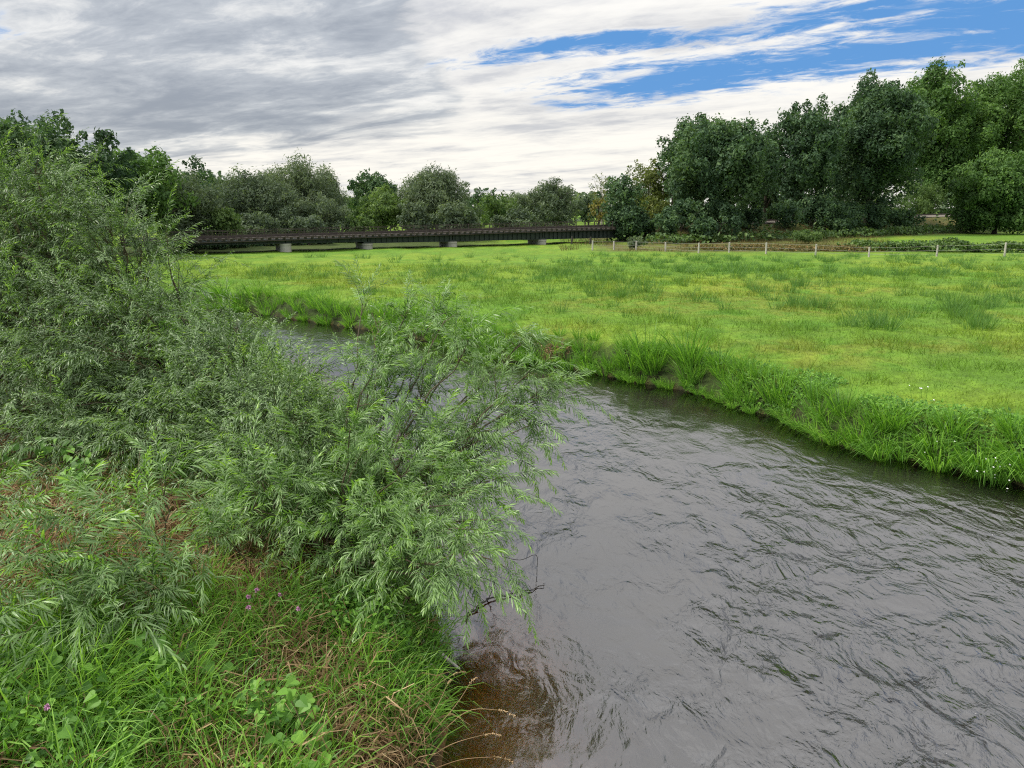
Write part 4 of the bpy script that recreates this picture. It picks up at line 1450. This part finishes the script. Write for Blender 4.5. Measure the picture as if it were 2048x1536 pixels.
x, y = scatter(9000, -8.0, 0.2, 3.0, 11.0, r7, lambda x, y: on_left(x, y, 0.25) & vis(x, y) & (fbm(x * 0.9, y * 0.9, 3, 66) > 0.5) & (dryf(x, y) < 0.35))
n = len(x)
P = np.stack([x, y, height(x, y) + 0.08 + 0.38 * r7.random(n)], 1)
v, f, tn = oval_leaves(P, np.array([0, -0.25, 1.0]) + 0.45 * r7.normal(size=(n, 3)), 0.035 + 0.04 * r7.random(n), 0.03 + 0.02 * r7.random(n), np.clip(0.5 + 0.28 * r7.normal(size=n), 0, 1), r7)
link('ground_cover', mesh('ground_cover', v, f, tn), M['herb'], kind='stuff')

# bindweed with heart-shaped leaves: each leaf a part
def heart_mesh():
    o = [(0, 0.0), (-0.10, -0.22), (-0.02, -0.42), (0.18, -0.50), (0.48, -0.36), (0.78, -0.16), (1.0, 0)]
    half = [(a, b_) for a, b_ in o]
    V_ = [(a, b_, 0.10 * abs(b_) * 2 - 0.12 * max(a, 0) ** 2) for a, b_ in half] + [(a, -b_, 0.10 * abs(b_) * 2 - 0.12 * max(a, 0) ** 2) for a, b_ in half[1:-1]]
    V_ = np.array(V_) * np.array([1, 1, 1])
    V_ = np.concatenate([V_, [(0.40, 0, -0.03)]])
    c = len(V_) - 1
    ring = [0, 1, 2, 3, 4, 5, 6, 11, 10, 9, 8, 7]
    F_ = [(c, ring[(i + 1) % 12], ring[i]) for i in range(12)]
    return V_, np.array(F_)[:, ::-1]


hv, hf = heart_mesh()
heart = []
for k_ in range(5):
    me = mesh('leaf', hv, hf, np.full(len(hv), 0.25 + 0.15 * k_))
    me.materials.append(M['herb'])
    heart.append(me)


def vine(label, pts, nleaf, seed, size=(0.07, 0.12)):
    r = np.random.default_rng(seed)
    P = catmull(np.array(pts), 6)
    root = thing('bindweed', label, 'climbing plant', tuple(P[0]))
    RL = P[0]
    v, f = tube(P, 0.004, 4)
    link('stem', mesh('stem', v - RL, f, np.full(len(v), .5)), M['twig'], root)
    for i in range(nleaf):
        u = r.random() * (len(P) - 1.001)
        k_ = int(u)
        q = P[k_] * (1 - (u - k_)) + P[k_ + 1] * (u - k_) + r.normal(size=3) * np.array([0.10, 0.10, 0.06])
        n_ = Vector((r.normal() * 0.35, -0.55 + r.normal() * 0.3, 0.8)).normalized()
        tip = Vector((r.normal() * 0.7, -0.5, -0.7 + r.normal() * 0.2))
        xax = (tip - n_ * tip.dot(n_)).normalized()
        yax = n_.cross(xax)
        s_ = r.uniform(*size)
        m4 = Matrix(((xax.x * s_, yax.x * s_, n_.x * s_, q[0] - RL[0]), (xax.y * s_, yax.y * s_, n_.y * s_, q[1] - RL[1]), (xax.z * s_, yax.z * s_, n_.z * s_, q[2] - RL[2]), (0, 0, 0, 1)))
        o = link('leaf', heart[int(r.integers(0, 5))], None, root)
        o.matrix_basis = m4


def gz(px, py, up=0.0, z=1.0):
    q = on_level(px, py, z)
    for _ in range(4):
        q = on_level(px, py, h1(q[0], q[1]) + up)
    return q


vine('bindweed with heart shaped leaves climbing at the left of the lower bank', [gz(120, 1420, .1), gz(110, 1370, .3), gz(140, 1330, .42), gz(170, 1400, .4), gz(150, 1450, .3), gz(250, 1440, .3)], 70, 41)
vine('bindweed with heart shaped leaves hanging mid bank below a drooping willow shoot', [gz(330, 1370, .1), gz(320, 1330, .35), gz(300, 1290, .5), gz(350, 1320, .4), gz(400, 1310, .3), gz(480, 1330, .2)], 70, 42)
vine('bright bindweed twining at the bottom right of the near bank beside dead straw', [gz(560, 1480, .1), gz(540, 1430, .3), gz(570, 1390, .4), gz(600, 1440, .35), gz(620, 1510, .3)], 55, 43)
vine('shaded bindweed creeping under the huge willow at the left edge', [gz(20, 960, .1), gz(40, 900, .5), gz(110, 890, .6), gz(170, 920, .6), gz(130, 960, .5)], 60, 44, (0.08, 0.13))

# pink flowers
for i, (px, py, lab) in enumerate([(497, 1193, 'pink flower head nearest the willow scrub, leftmost pair, upper one'), (497, 1215, 'pink flower head below another one in the leftmost pair on the bank'), (513, 1180, 'topmost pink flower head among the bank grass'), (558, 1190, 'pink flower head in the middle of the row on the bank'), (597, 1217, 'rightmost pink flower head on the bank, below the willow scrub'), (95, 1414, 'lone pink flower head low in the bottom left grass')]):
    q = gz(px, py, 0.62)
    zg = h1(q[0], q[1])
    rt = thing('pink_flower', lab, 'flower', (q[0], q[1], zg))
    hgt = q[2] - zg
    v, f = tube(np.array([(0, 0, -0.05), (0.02, 0, hgt * 0.5), (0, 0, hgt)]), 0.004, 4)
    link('stem', mesh('stem', v, f, np.full(len(v), .5)), M['grass'], rt)
    rr = np.random.default_rng(900 + i)
    a = Acc()
    dd = nrm(rr.normal(size=(30, 3)) + np.array([0, 0, .5]))
    v, f, tn = oval_leaves(np.repeat([[0, 0, hgt]], 30, 0) + dd * 0.012, np.cross(dd, rr.normal(size=(30, 3))), 0.03, 0.014, 0.5, rr)
    # petals point outward
    v, f, tn = leaf6(np.repeat([[0, 0, hgt]], 30, 0), dd, 0.027, 0.010, np.zeros((30, 3)) + np.array([0, 0, -.2]), 0.5, rr)
    link('flower_head', mesh('flower_head', v, f, tn), M['pink'], rt)

# reed grass stalks leaning over the water
for i, (a_, b_, c_, lab) in enumerate([
    ((800, 1470), (850, 1390), (905, 1350), 'reed stalk with drooping head, uppermost over the brown shallows'),
    ((820, 1500), (870, 1420), (893, 1372), 'short reed stalk with hooked pale head over the brown shallows'),
    ((810, 1520), (900, 1425), (940, 1367), 'straight reed stalk rising steeply over the brown shallows'),
    ((850, 1500), (930, 1425), (995, 1420), 'reed stalk with the longest pale drooping head over the brown shallows'),
    ((840, 1530), (900, 1490), (965, 1470), 'reed stalk reaching furthest right near the bottom edge'),
    ((850, 1545), (920, 1520), (985, 1514), 'lowest reed stalk lying almost flat at the bottom edge')]):
    q0, q1, q2 = gz(*a_, 0.05), at_depth(*b_, on_level(*b_, 0.5)[1]), at_depth(*c_, on_level(*c_, 0.55)[1])
    path = catmull([q0, q1, q2], 6)
    rt = thing('reed_stalk', lab, 'reed', tuple(q0))
    v, f = tube(path, np.linspace(0.004, 0.002, len(path)), 4)
    link('stem', mesh('stem', v - q0, f, np.full(len(v), .55)), M['dry'], rt)
    d = nrm((path[-1] - path[-2])[None])[0]
    rr = np.random.default_rng(70 + i)
    n = 40
    u = rr.random(n)
    hp = path[-1] + np.outer(u * 0.14, d) + np.outer(-(u ** 2) * 0.05, [0, 0, 1])
    v, f, tn = leaf6(hp, d + 0.5 * rr.normal(size=(n, 3)), 0.022, 0.006, np.tile([0, 0, -1.0], (n, 1)), np.clip(0.75 + 0.2 * rr.normal(size=n), 0, 1), rr)
    link('seed_head', mesh('seed_head', v - q0, f, tn), M['dry'], rt)

# sticks and drift
q0, q1 = on_level(838, 1278, 0.25), on_level(925, 1338, 0.0)
v, f = tube(np.array([q0, (q0 + q1) / 2 + (0, 0, .01), q1 + (0, 0, -0.03)]) - q0, np.array([.022, .02, .012]), 6)
link('stick', mesh('stick', v, f, np.full(len(v), .5), smooth=True), M['post'], None, tuple(q0), 'pale bare stick slanting from the bank into the water', 'stick')
pp = [on_level(*q, 0.02) for q in [(930, 1235), (960, 1208), (985, 1196), (1020, 1190), (1055, 1180), (1090, 1168)]]
pp = catmull(pp, 5) + np.random.default_rng(3).normal(size=(26, 3)) * np.array([.012, .012, .006])
a = Acc()
v, f = tube(pp - pp[0], np.linspace(.014, .005, len(pp)), 5)
a.add(v, f)
for k_ in range(14):
    i = 2 + int(random.random() * 22)
    d = np.array([random.gauss(0, .6), random.gauss(0, .6), .15])
    v, f = tube(np.array([pp[i], pp[i] + d * .06, pp[i] + d * .12]) - pp[0], .003, 3)
    a.add(v, f)
link('drifting_twig', a.mesh('drifting_twig'), M['darkpost'], None, tuple(pp[0]), 'thin dark twig trailing on the water below the leaning willow', 'twig')
pp = catmull([on_level(x_, y_, z_) for x_, y_, z_ in [(955, 1120, .5), (980, 1118, .42), (992, 1140, .35), (988, 1170, .2), (975, 1202, .0)]], 5)
v, f = tube(pp - pp[0], .006, 4)
link('bare_twig', mesh('bare_twig', v, f, np.full(len(v), .5)), M['darkpost'], None, tuple(pp[0]), 'bare twig hanging from the lowest willow branch into the water', 'twig')
pp = catmull([on_level(x_, y_, z_) for x_, y_, z_ in [(1000, 1112, .45), (1040, 1120, .4), (1072, 1110, .42), (1074, 1140, .2), (1073, 1160, -.05)]], 5)
v, f = tube(pp - pp[0], .004, 4)
link('bare_twig', mesh('bare_twig', v, f, np.full(len(v), .5)), M['darkpost'], None, tuple(pp[0]), 'thin looped bare twig dipping straight into the water furthest right', 'twig')

# ------------------------------------------------------------------ far bank: sedges, herbs
def tuft_mesh(name, seed, n, hgt, wid, sag, rad, mat, bias=(0, 0)):
    r = np.random.default_rng(seed)
    an = r.random(n) * 2 * math.pi
    q = np.sqrt(r.random(n)) * rad
    P = np.stack([np.cos(an) * q, np.sin(an) * q, np.full(n, -0.05)], 1)
    D = nrm(np.stack([np.cos(an) * 0.45 + bias[0], np.sin(an) * 0.45 + bias[1], np.ones(n)], 1) * np.array([1, 1, 1]) + 0.16 * r.normal(size=(n, 3)))
    L = hgt * (0.55 + 0.6 * r.random(n))
    v, f, tn = blades(P, D, L, wid * (0.7 + 0.6 * r.random(n)), sag * (0.6 + 0.8 * r.random(n)), np.clip(0.5 + 0.28 * r.normal(size=n), 0, 1), 3, r=r)
    me = mesh(name, v, f, tn)
    me.materials.append(M[mat])
    return me


SED = [tuft_mesh('sedge_clump', 500 + i, 95, 0.85, 0.018, 1.7, 0.16, 'sedge', (-0.1, -0.25)) for i in range(5)]
SEDT = [tuft_mesh('sedge_clump', 520 + i, 85, 0.95, 0.018, 0.9, 0.2, 'sedge', (-0.03, -0.08)) for i in range(4)]
r8 = np.random.default_rng(88)
SLAB = ['clump of long sedge on the far bank upstream, behind the leaning willow', 'clump of long bright green sedge overhanging the water at the middle of the river bend', 'clump of sedge hanging over brown water at the near right end of the bank']
seglen = np.concatenate([[0], np.cumsum(np.hypot(*np.diff(RB, axis=0).T))])
ns = 0
s = 0.0
while s < seglen[-1]:
    i = min(len(RB) - 2, int(np.searchsorted(seglen, s, side='right') - 1))
    u = (s - seglen[i]) / max(1e-6, seglen[i + 1] - seglen[i])
    p = RB[i] * (1 - u) + RB[i + 1] * u
    d = nrm((RB[i + 1] - RB[i])[None])[0]
    inw = np.array([-d[1], d[0]])          # away from the river (river runs to the right of it)
    if inside(np.array([p[0] + inw[0] * .5]), np.array([p[1] + inw[1] * .5]), RIVER)[0]:
        inw = -inw
    if -19 < p[0] < 11 and p[1] > 8.5:
        # the stretch of low herbs has fewer sedges
        herb_zone = math.exp(-((s - (seglen[-1] - 31.5)) / 1.6) ** 2)
        for row in range(4):
            if r8.random() < (0.94, 0.94, 0.6, 0.45)[row]:
                o_ = -0.06 + row * 0.28 + r8.normal() * 0.10
                q = p + inw * o_ + d * r8.normal() * 0.15
                zc = h1(*q)
                ms = SED if row == 0 else SEDT
                vg = float(fbm(np.array([s * 0.45]), np.array([3.0 + row]), 2, 23)[0])
                sc_ = r8.uniform(0.7, 1.0) * (1.0, 1.0, 0.65, 0.5)[row] * ((0.62, 0.62, 0.5, 0.5)[row] + 0.6 * min(1, max(0, (vg - 0.3) / 0.35)))
                o = link('sedge_clump', ms[int(r8.integers(0, len(ms)))], None, None, (q[0], q[1], max(zc, 0.0)), SLAB[0 if p[1] > 25 else 1 if p[1] > 17 else 2], 'grass clump', 'sedge clumps along the far bank')
                o.scale = (sc_, sc_, sc_ * r8.uniform(0.85, 1.15))
                o.rotation_euler.z = r8.uniform(-0.8, 0.8) + math.atan2(d[1], d[0]) + (0 if d[0] > 0 else math.pi) 
                ns += 1
    s += 0.30 if p[1] < 26 else 0.60
print('SEDGES', ns)

# low herbs on the far bank edge
def on_right(x, y, lo, hi):
    sd, lf = river_sd(x, y)
    return (sd > lo) & (sd < hi) & (~lf)


x, y = scatter(7000, 2, 11, 9, 20, r8, lambda x, y: on_right(x, y, -0.05, 1.3) & (fbm(x * 0.8, y * 0.8, 3, 96) > 0.46))
n = len(x)
P = np.stack([x, y, np.maximum(height(x, y), 0) + 0.0 + 0.14 * r8.random(n)], 1)
v, f, tn = oval_leaves(P, np.array([-0.2, -0.4, 0.9]) + 0.5 * r8.normal(size=(n, 3)), 0.05 + 0.05 * r8.random(n), 0.035 + 0.03 * r8.random(n), np.clip(0.45 + 0.3 * r8.normal(size=n), 0, 1), r8)
link('bank_herbs', mesh('bank_herbs', v, f, tn), M['herb'], kind='stuff')

# dock plant with rusty seed heads
q = on_level(1108, 712, 0.35)
dock = thing('dock_plant', 'rusty brown dock plant among the sedges at the river bend', 'plant', (q[0], q[1], h1(q[0], q[1])))
rr = np.random.default_rng(31)
a = Acc()
hp = []
for k_ in range(9):
    e = np.array([rr.normal() * 0.35, rr.normal() * 0.25, 0.75 + 0.35 * rr.random()])
    path = bez(np.zeros(3), e * np.array([.2, .2, .6]), e, 6)
    v, f = tube(path, np.linspace(.009, .004, 6), 4)
    a.add(v, f)
    uu = rr.random(60)
    for u in uu:
        hp.append(path[-1] * (0.45 + 0.55 * u) * np.array([1, 1, 1]) + rr.normal(size=3) * 0.05)
link('stem', a.mesh('stem'), M['rust'], dock)
hp = np.array(hp)
v, f, tn = cards(hp, rr.normal(size=hp.shape), 0.06, 0.045, np.clip(0.3 + .3 * rr.normal(size=len(hp)), 0, 1), rr)
link('seed_head', mesh('seed_head', v, f, tn), M['dry'], dock, kind='stuff')
n = 60
P = np.stack([rr.normal(size=n) * .3, rr.normal(size=n) * .2, 0.1 + 0.4 * rr.random(n)], 1)
v, f, tn = oval_leaves(P, np.array([0, -.4, .8]) + .5 * rr.normal(size=(n, 3)), 0.18, 0.09, np.clip(0.4 + .3 * rr.normal(size=n), 0, 1), rr)
link('leaf', mesh('leaf', v, f, tn), M['herb'], dock, kind='stuff')

# iris / flag leaves in the shallows
for i, (px, py, lab) in enumerate([(1785, 885, 'stiff upright flag leaves in the water in front of low herbs'), (1640, 868, 'yellowish flag leaves leaning left at the water edge')]):
    q = on_level(px, py, 0.0)
    rr = np.random.default_rng(61 + i)
    n = 14
    P = np.stack([rr.normal(size=n) * .08, rr.normal(size=n) * .06, np.full(n, -.1)], 1)
    D = np.array([-.25 * i, 0, 1.0]) + .2 * rr.normal(size=(n, 3))
    v, f, tn = blades(P, D, .55 + .3 * rr.random(n), .03, .3 + .5 * rr.random(n), np.clip(.65 + .2 * rr.normal(size=n), 0, 1), 3, r=rr)
    link('flag_iris', mesh('flag_iris', v, f, tn), M['sedge'], None, (q[0], q[1], 0.0), lab, 'plant')

# white flower patches on the far bank
for i, (px, py, n, lab) in enumerate([(1985, 938, 14, 'patch of small white flowers low over the water at the right'), (1865, 858, 6, 'patch of small white flowers halfway up the far bank'), (1850, 790, 5, 'scatter of white flowers at the meadow edge above the bank')]):
    q = on_level(px, py, (0.3, 0.7, 0.95)[i])
    zg = max(0.0, h1(q[0], q[1]))
    rr = np.random.default_rng(81 + i)
    rt = thing('white_flower_patch', lab, 'flowers', (q[0], q[1], zg))
    P = np.stack([rr.normal(size=n) * .16, rr.normal(size=n) * .14, .25 + .16 * rr.normal(size=n)], 1)
    a = Acc()
    for p_ in P:
        v, f = tube(np.array([p_ * (0.6, 0.6, 0) + (0, 0, -.05), p_]), .004, 3)
        a.add(v, f)
    link('stem', a.mesh('stem'), M['grass'], rt, kind='stuff')
    fm = Acc()
    an = np.linspace(0, 2 * math.pi, 8, endpoint=False)
    dv = np.concatenate([[[0, 0, .006]], np.stack([np.cos(an), np.sin(an), np.zeros(8)], 1) * np.array([.015, .015, 1])])
    df_ = np.array([(0, 1 + j, 1 + (j + 1) % 8) for j in range(8)])
    fme = mesh('flower', dv, df_, np.full(9, .5))
    fme.materials.append(M['white'])
    for p_ in P:
        o = link('flower', fme, None, rt, tuple(p_ + (0, 0, .004)))
        o.rotation_euler = (0.5 + rr.normal() * .25, rr.normal() * .25, 0)

# ------------------------------------------------------------------ meadow grass and rushes
r9 = np.random.default_rng(99)


def meadow_ok(x, y):
    sd, lf = river_sd(x, y)
    return (sd > 0.35) & (~lf) & (np.abs(x) < y * 0.74 + 1.5)


mb, mt_ = [], []
n = 190000
yy = 9 + (48 - 9) * r9.random(n) ** 1.55
xx = r9.uniform(-1, 1, n) * (yy * 0.74 + 1.5)
kp = meadow_ok(xx, yy)
xx, yy = xx[kp], yy[kp]
n = len(xx)
cc = meadow_col(xx, yy) * (0.55 + 0.95 * r9.random((n, 1)))
tall = fbm(xx * 0.9, yy * 0.9, 3, 19)
hgt = (0.05 + 0.16 * sm(tall, 0.45, 0.7)) * (0.6 + 0.8 * r9.random(n)) * (1 + yy * 0.012)
wd = 0.010 * (0.7 + 0.6 * r9.random(n)) * (0.7 + yy * 0.032)
an = r9.random(n) * 2 * math.pi
z0 = height(xx, yy) - 0.01
sx, sy = np.cos(an) * wd / 2, np.sin(an) * wd / 2
lx, ly = r9.normal(size=n) * 0.6 * hgt, r9.normal(size=n) * 0.6 * hgt
V_ = np.stack([np.stack([xx - sx, yy - sy, z0], 1), np.stack([xx + sx, yy + sy, z0], 1), np.stack([xx + lx, yy + ly, z0 + hgt], 1)], 1).reshape(-1, 3)
gm2, t, out = new_mat('meadow_blade')
at = t.node('ShaderNodeAttribute', attribute_name='col')
df = t.node('ShaderNodeBsdfPrincipled')
t.put(df.inputs['Base Color'], at.outputs['Color'])
df.inputs['Roughness'].default_value = 0.6
df.inputs['Specular IOR Level'].default_value = 0.2
tr = t.node('ShaderNodeBsdfTranslucent')
t.put(tr.inputs[0], t.mix(1.0, at.outputs['Color'], (1.35, 1.3, 0.8), 'MULTIPLY'))
mx = t.node('ShaderNodeMixShader')
mx.inputs[0].default_value = 0.4
t.l.new(df.outputs[0], mx.inputs[1])
t.l.new(tr.outputs[0], mx.inputs[2])
t.l.new(mx.outputs[0], out.inputs[0])
link('meadow_grass', mesh('meadow_grass', V_, np.arange(n * 3).reshape(-1, 3), colr=np.repeat(cc, 3, 0)), gm2, kind='stuff')

RU = [tuft_mesh('rush_clump', 600 + i, 46, 0.55, 0.011, 0.25, 0.20, 'rush') for i in range(6)]
# fields of rushes as one sees them: patches and loose scatter
patches = [(1090, 545, 140, 26, 46), (1330, 560, 200, 20, 60), (1230, 585, 110, 18, 26), (1600, 570, 60, 14, 22), (1590, 610, 60, 8, 12), (1930, 610, 80, 34, 46), (1960, 655, 30, 16, 8), (1740, 650, 70, 12, 18), (1520, 590, 40, 12, 10), (2040, 590, 50, 30, 16), (880, 548, 110, 18, 30), (560, 548, 100, 22, 24), (740, 590, 60, 10, 8), (1860, 545, 160, 14, 34), (1700, 548, 120, 12, 30), (1480, 540, 180, 12, 40), (1250, 525, 250, 10, 40)]
rp_ = []
for cx_, cy_, wx_, wy_, k_ in patches:
    for j in range(k_):
        rp_.append((cx_ + r9.normal() * wx_ * 0.55, cy_ + r9.normal() * wy_ * 0.55))
for j in range(110):
    rp_.append((r9.uniform(430, 2060), 515 + 150 * r9.random() ** 1.4))
for j in range(110):
    rp_.append((r9.uniform(1150, 2060), r9.uniform(511, 530)))
cand = []
for px, py in rp_:
    if py < 509:
        continue
    q = gz(px, py, 0.0, 0.9)
    if q[1] > 62 or q[1] < 10 or not meadow_ok(np.array([q[0]]), np.array([q[1]]))[0]:
        continue
    cand.append((q[1], q[0], q[2]))
cand.sort()
far_v, far_f, far_t, nn = [], [], [], 0
RLAB = ['large dark green rush clump in the nearest part of the meadow', 'upright dark green rush clump in the middle of the meadow', 'small dark rush clump far out in the meadow towards the fence and bridge']
for i, (y_, x_, z_) in enumerate(cand):
    s_ = r9.uniform(0.55, 1.25)
    k_ = int(r9.integers(0, 6))
    if i < 295:
        o = link('rush_clump', RU[k_], None, None, (x_, y_, z_), RLAB[0 if y_ < 24 else 1 if y_ < 40 else 2], 'rush clump', 'rush clumps in the meadow')
        o.scale = (s_, s_, s_ * r9.uniform(0.8, 1.15))
        o.rotation_euler.z = r9.uniform(0, 6.28)
    else:
        me = RU[k_]
        vv = np.zeros(len(me.vertices) * 3, np.float32)
        me.vertices.foreach_get('co', vv)
        ff_ = np.zeros(len(me.loops), np.int32)
        me.loops.foreach_get('vertex_index', ff_)
        far_v.append(vv.reshape(-1, 3) * s_ * np.array([1.3, 1.3, 1]) + np.array([x_, y_, z_]))
        far_f.append(ff_.reshape(-1, 3) + nn)
        far_t.append(r9.random(len(far_v[-1])))
        nn += len(far_v[-1])
print('RUSHES', len(cand))
if far_v:
    link('far_rushes', mesh('far_rushes', np.concatenate(far_v), np.concatenate(far_f), np.concatenate(far_t)), M['rush'], kind='stuff')

# rusty tall grass strip before the trees
n = 11000
px = 1120 + 660 * r9.random(n)
py = r9.uniform(474, 503, n)
ok = []
R_ = np.stack([(px - 1024) / F, cp + (768 - py) / F * sp_, -sp_ + (768 - py) / F * cp], 1)
tt_ = (1.0 - CZ) / R_[:, 2]
Q = R_ * tt_[:, None]
x_, y_ = Q[:, 0], Q[:, 1]
kp = (y_ < 98) & (y_ > 60) & (fbm(x_ * 0.25, y_ * 0.18, 3, 14) > 0.36 + 0.12 * r9.random(len(x_)))
x_, y_ = x_[kp], y_[kp]
n = len(x_)
P = np.stack([x_, y_, height(x_, y_) - 0.02], 1)
D = np.array([0, 0, 1.0]) + 0.25 * r9.normal(size=(n, 3))
v, f, tn = blades(P, D, 0.18 + 0.32 * r9.random(n), 0.03, 0.6, np.clip(0.4 + 0.35 * (fbm(x_ * .4, y_ * .4, 2, 4) - .5) + 0.22 * r9.normal(size=n), 0, 1), 3, r=r9)
link('rusty_grass', mesh('rusty_grass', v, f, tn), M['rusty'], kind='stuff')
tris = sum(sum(1 for _ in ()) + len(me.loop_triangles) if False else len(me.loops) - 2 * len(me.polygons) for me in bpy.data.meshes)
print('TRIS', tris, 'OBJECTS', len(bpy.data.objects))
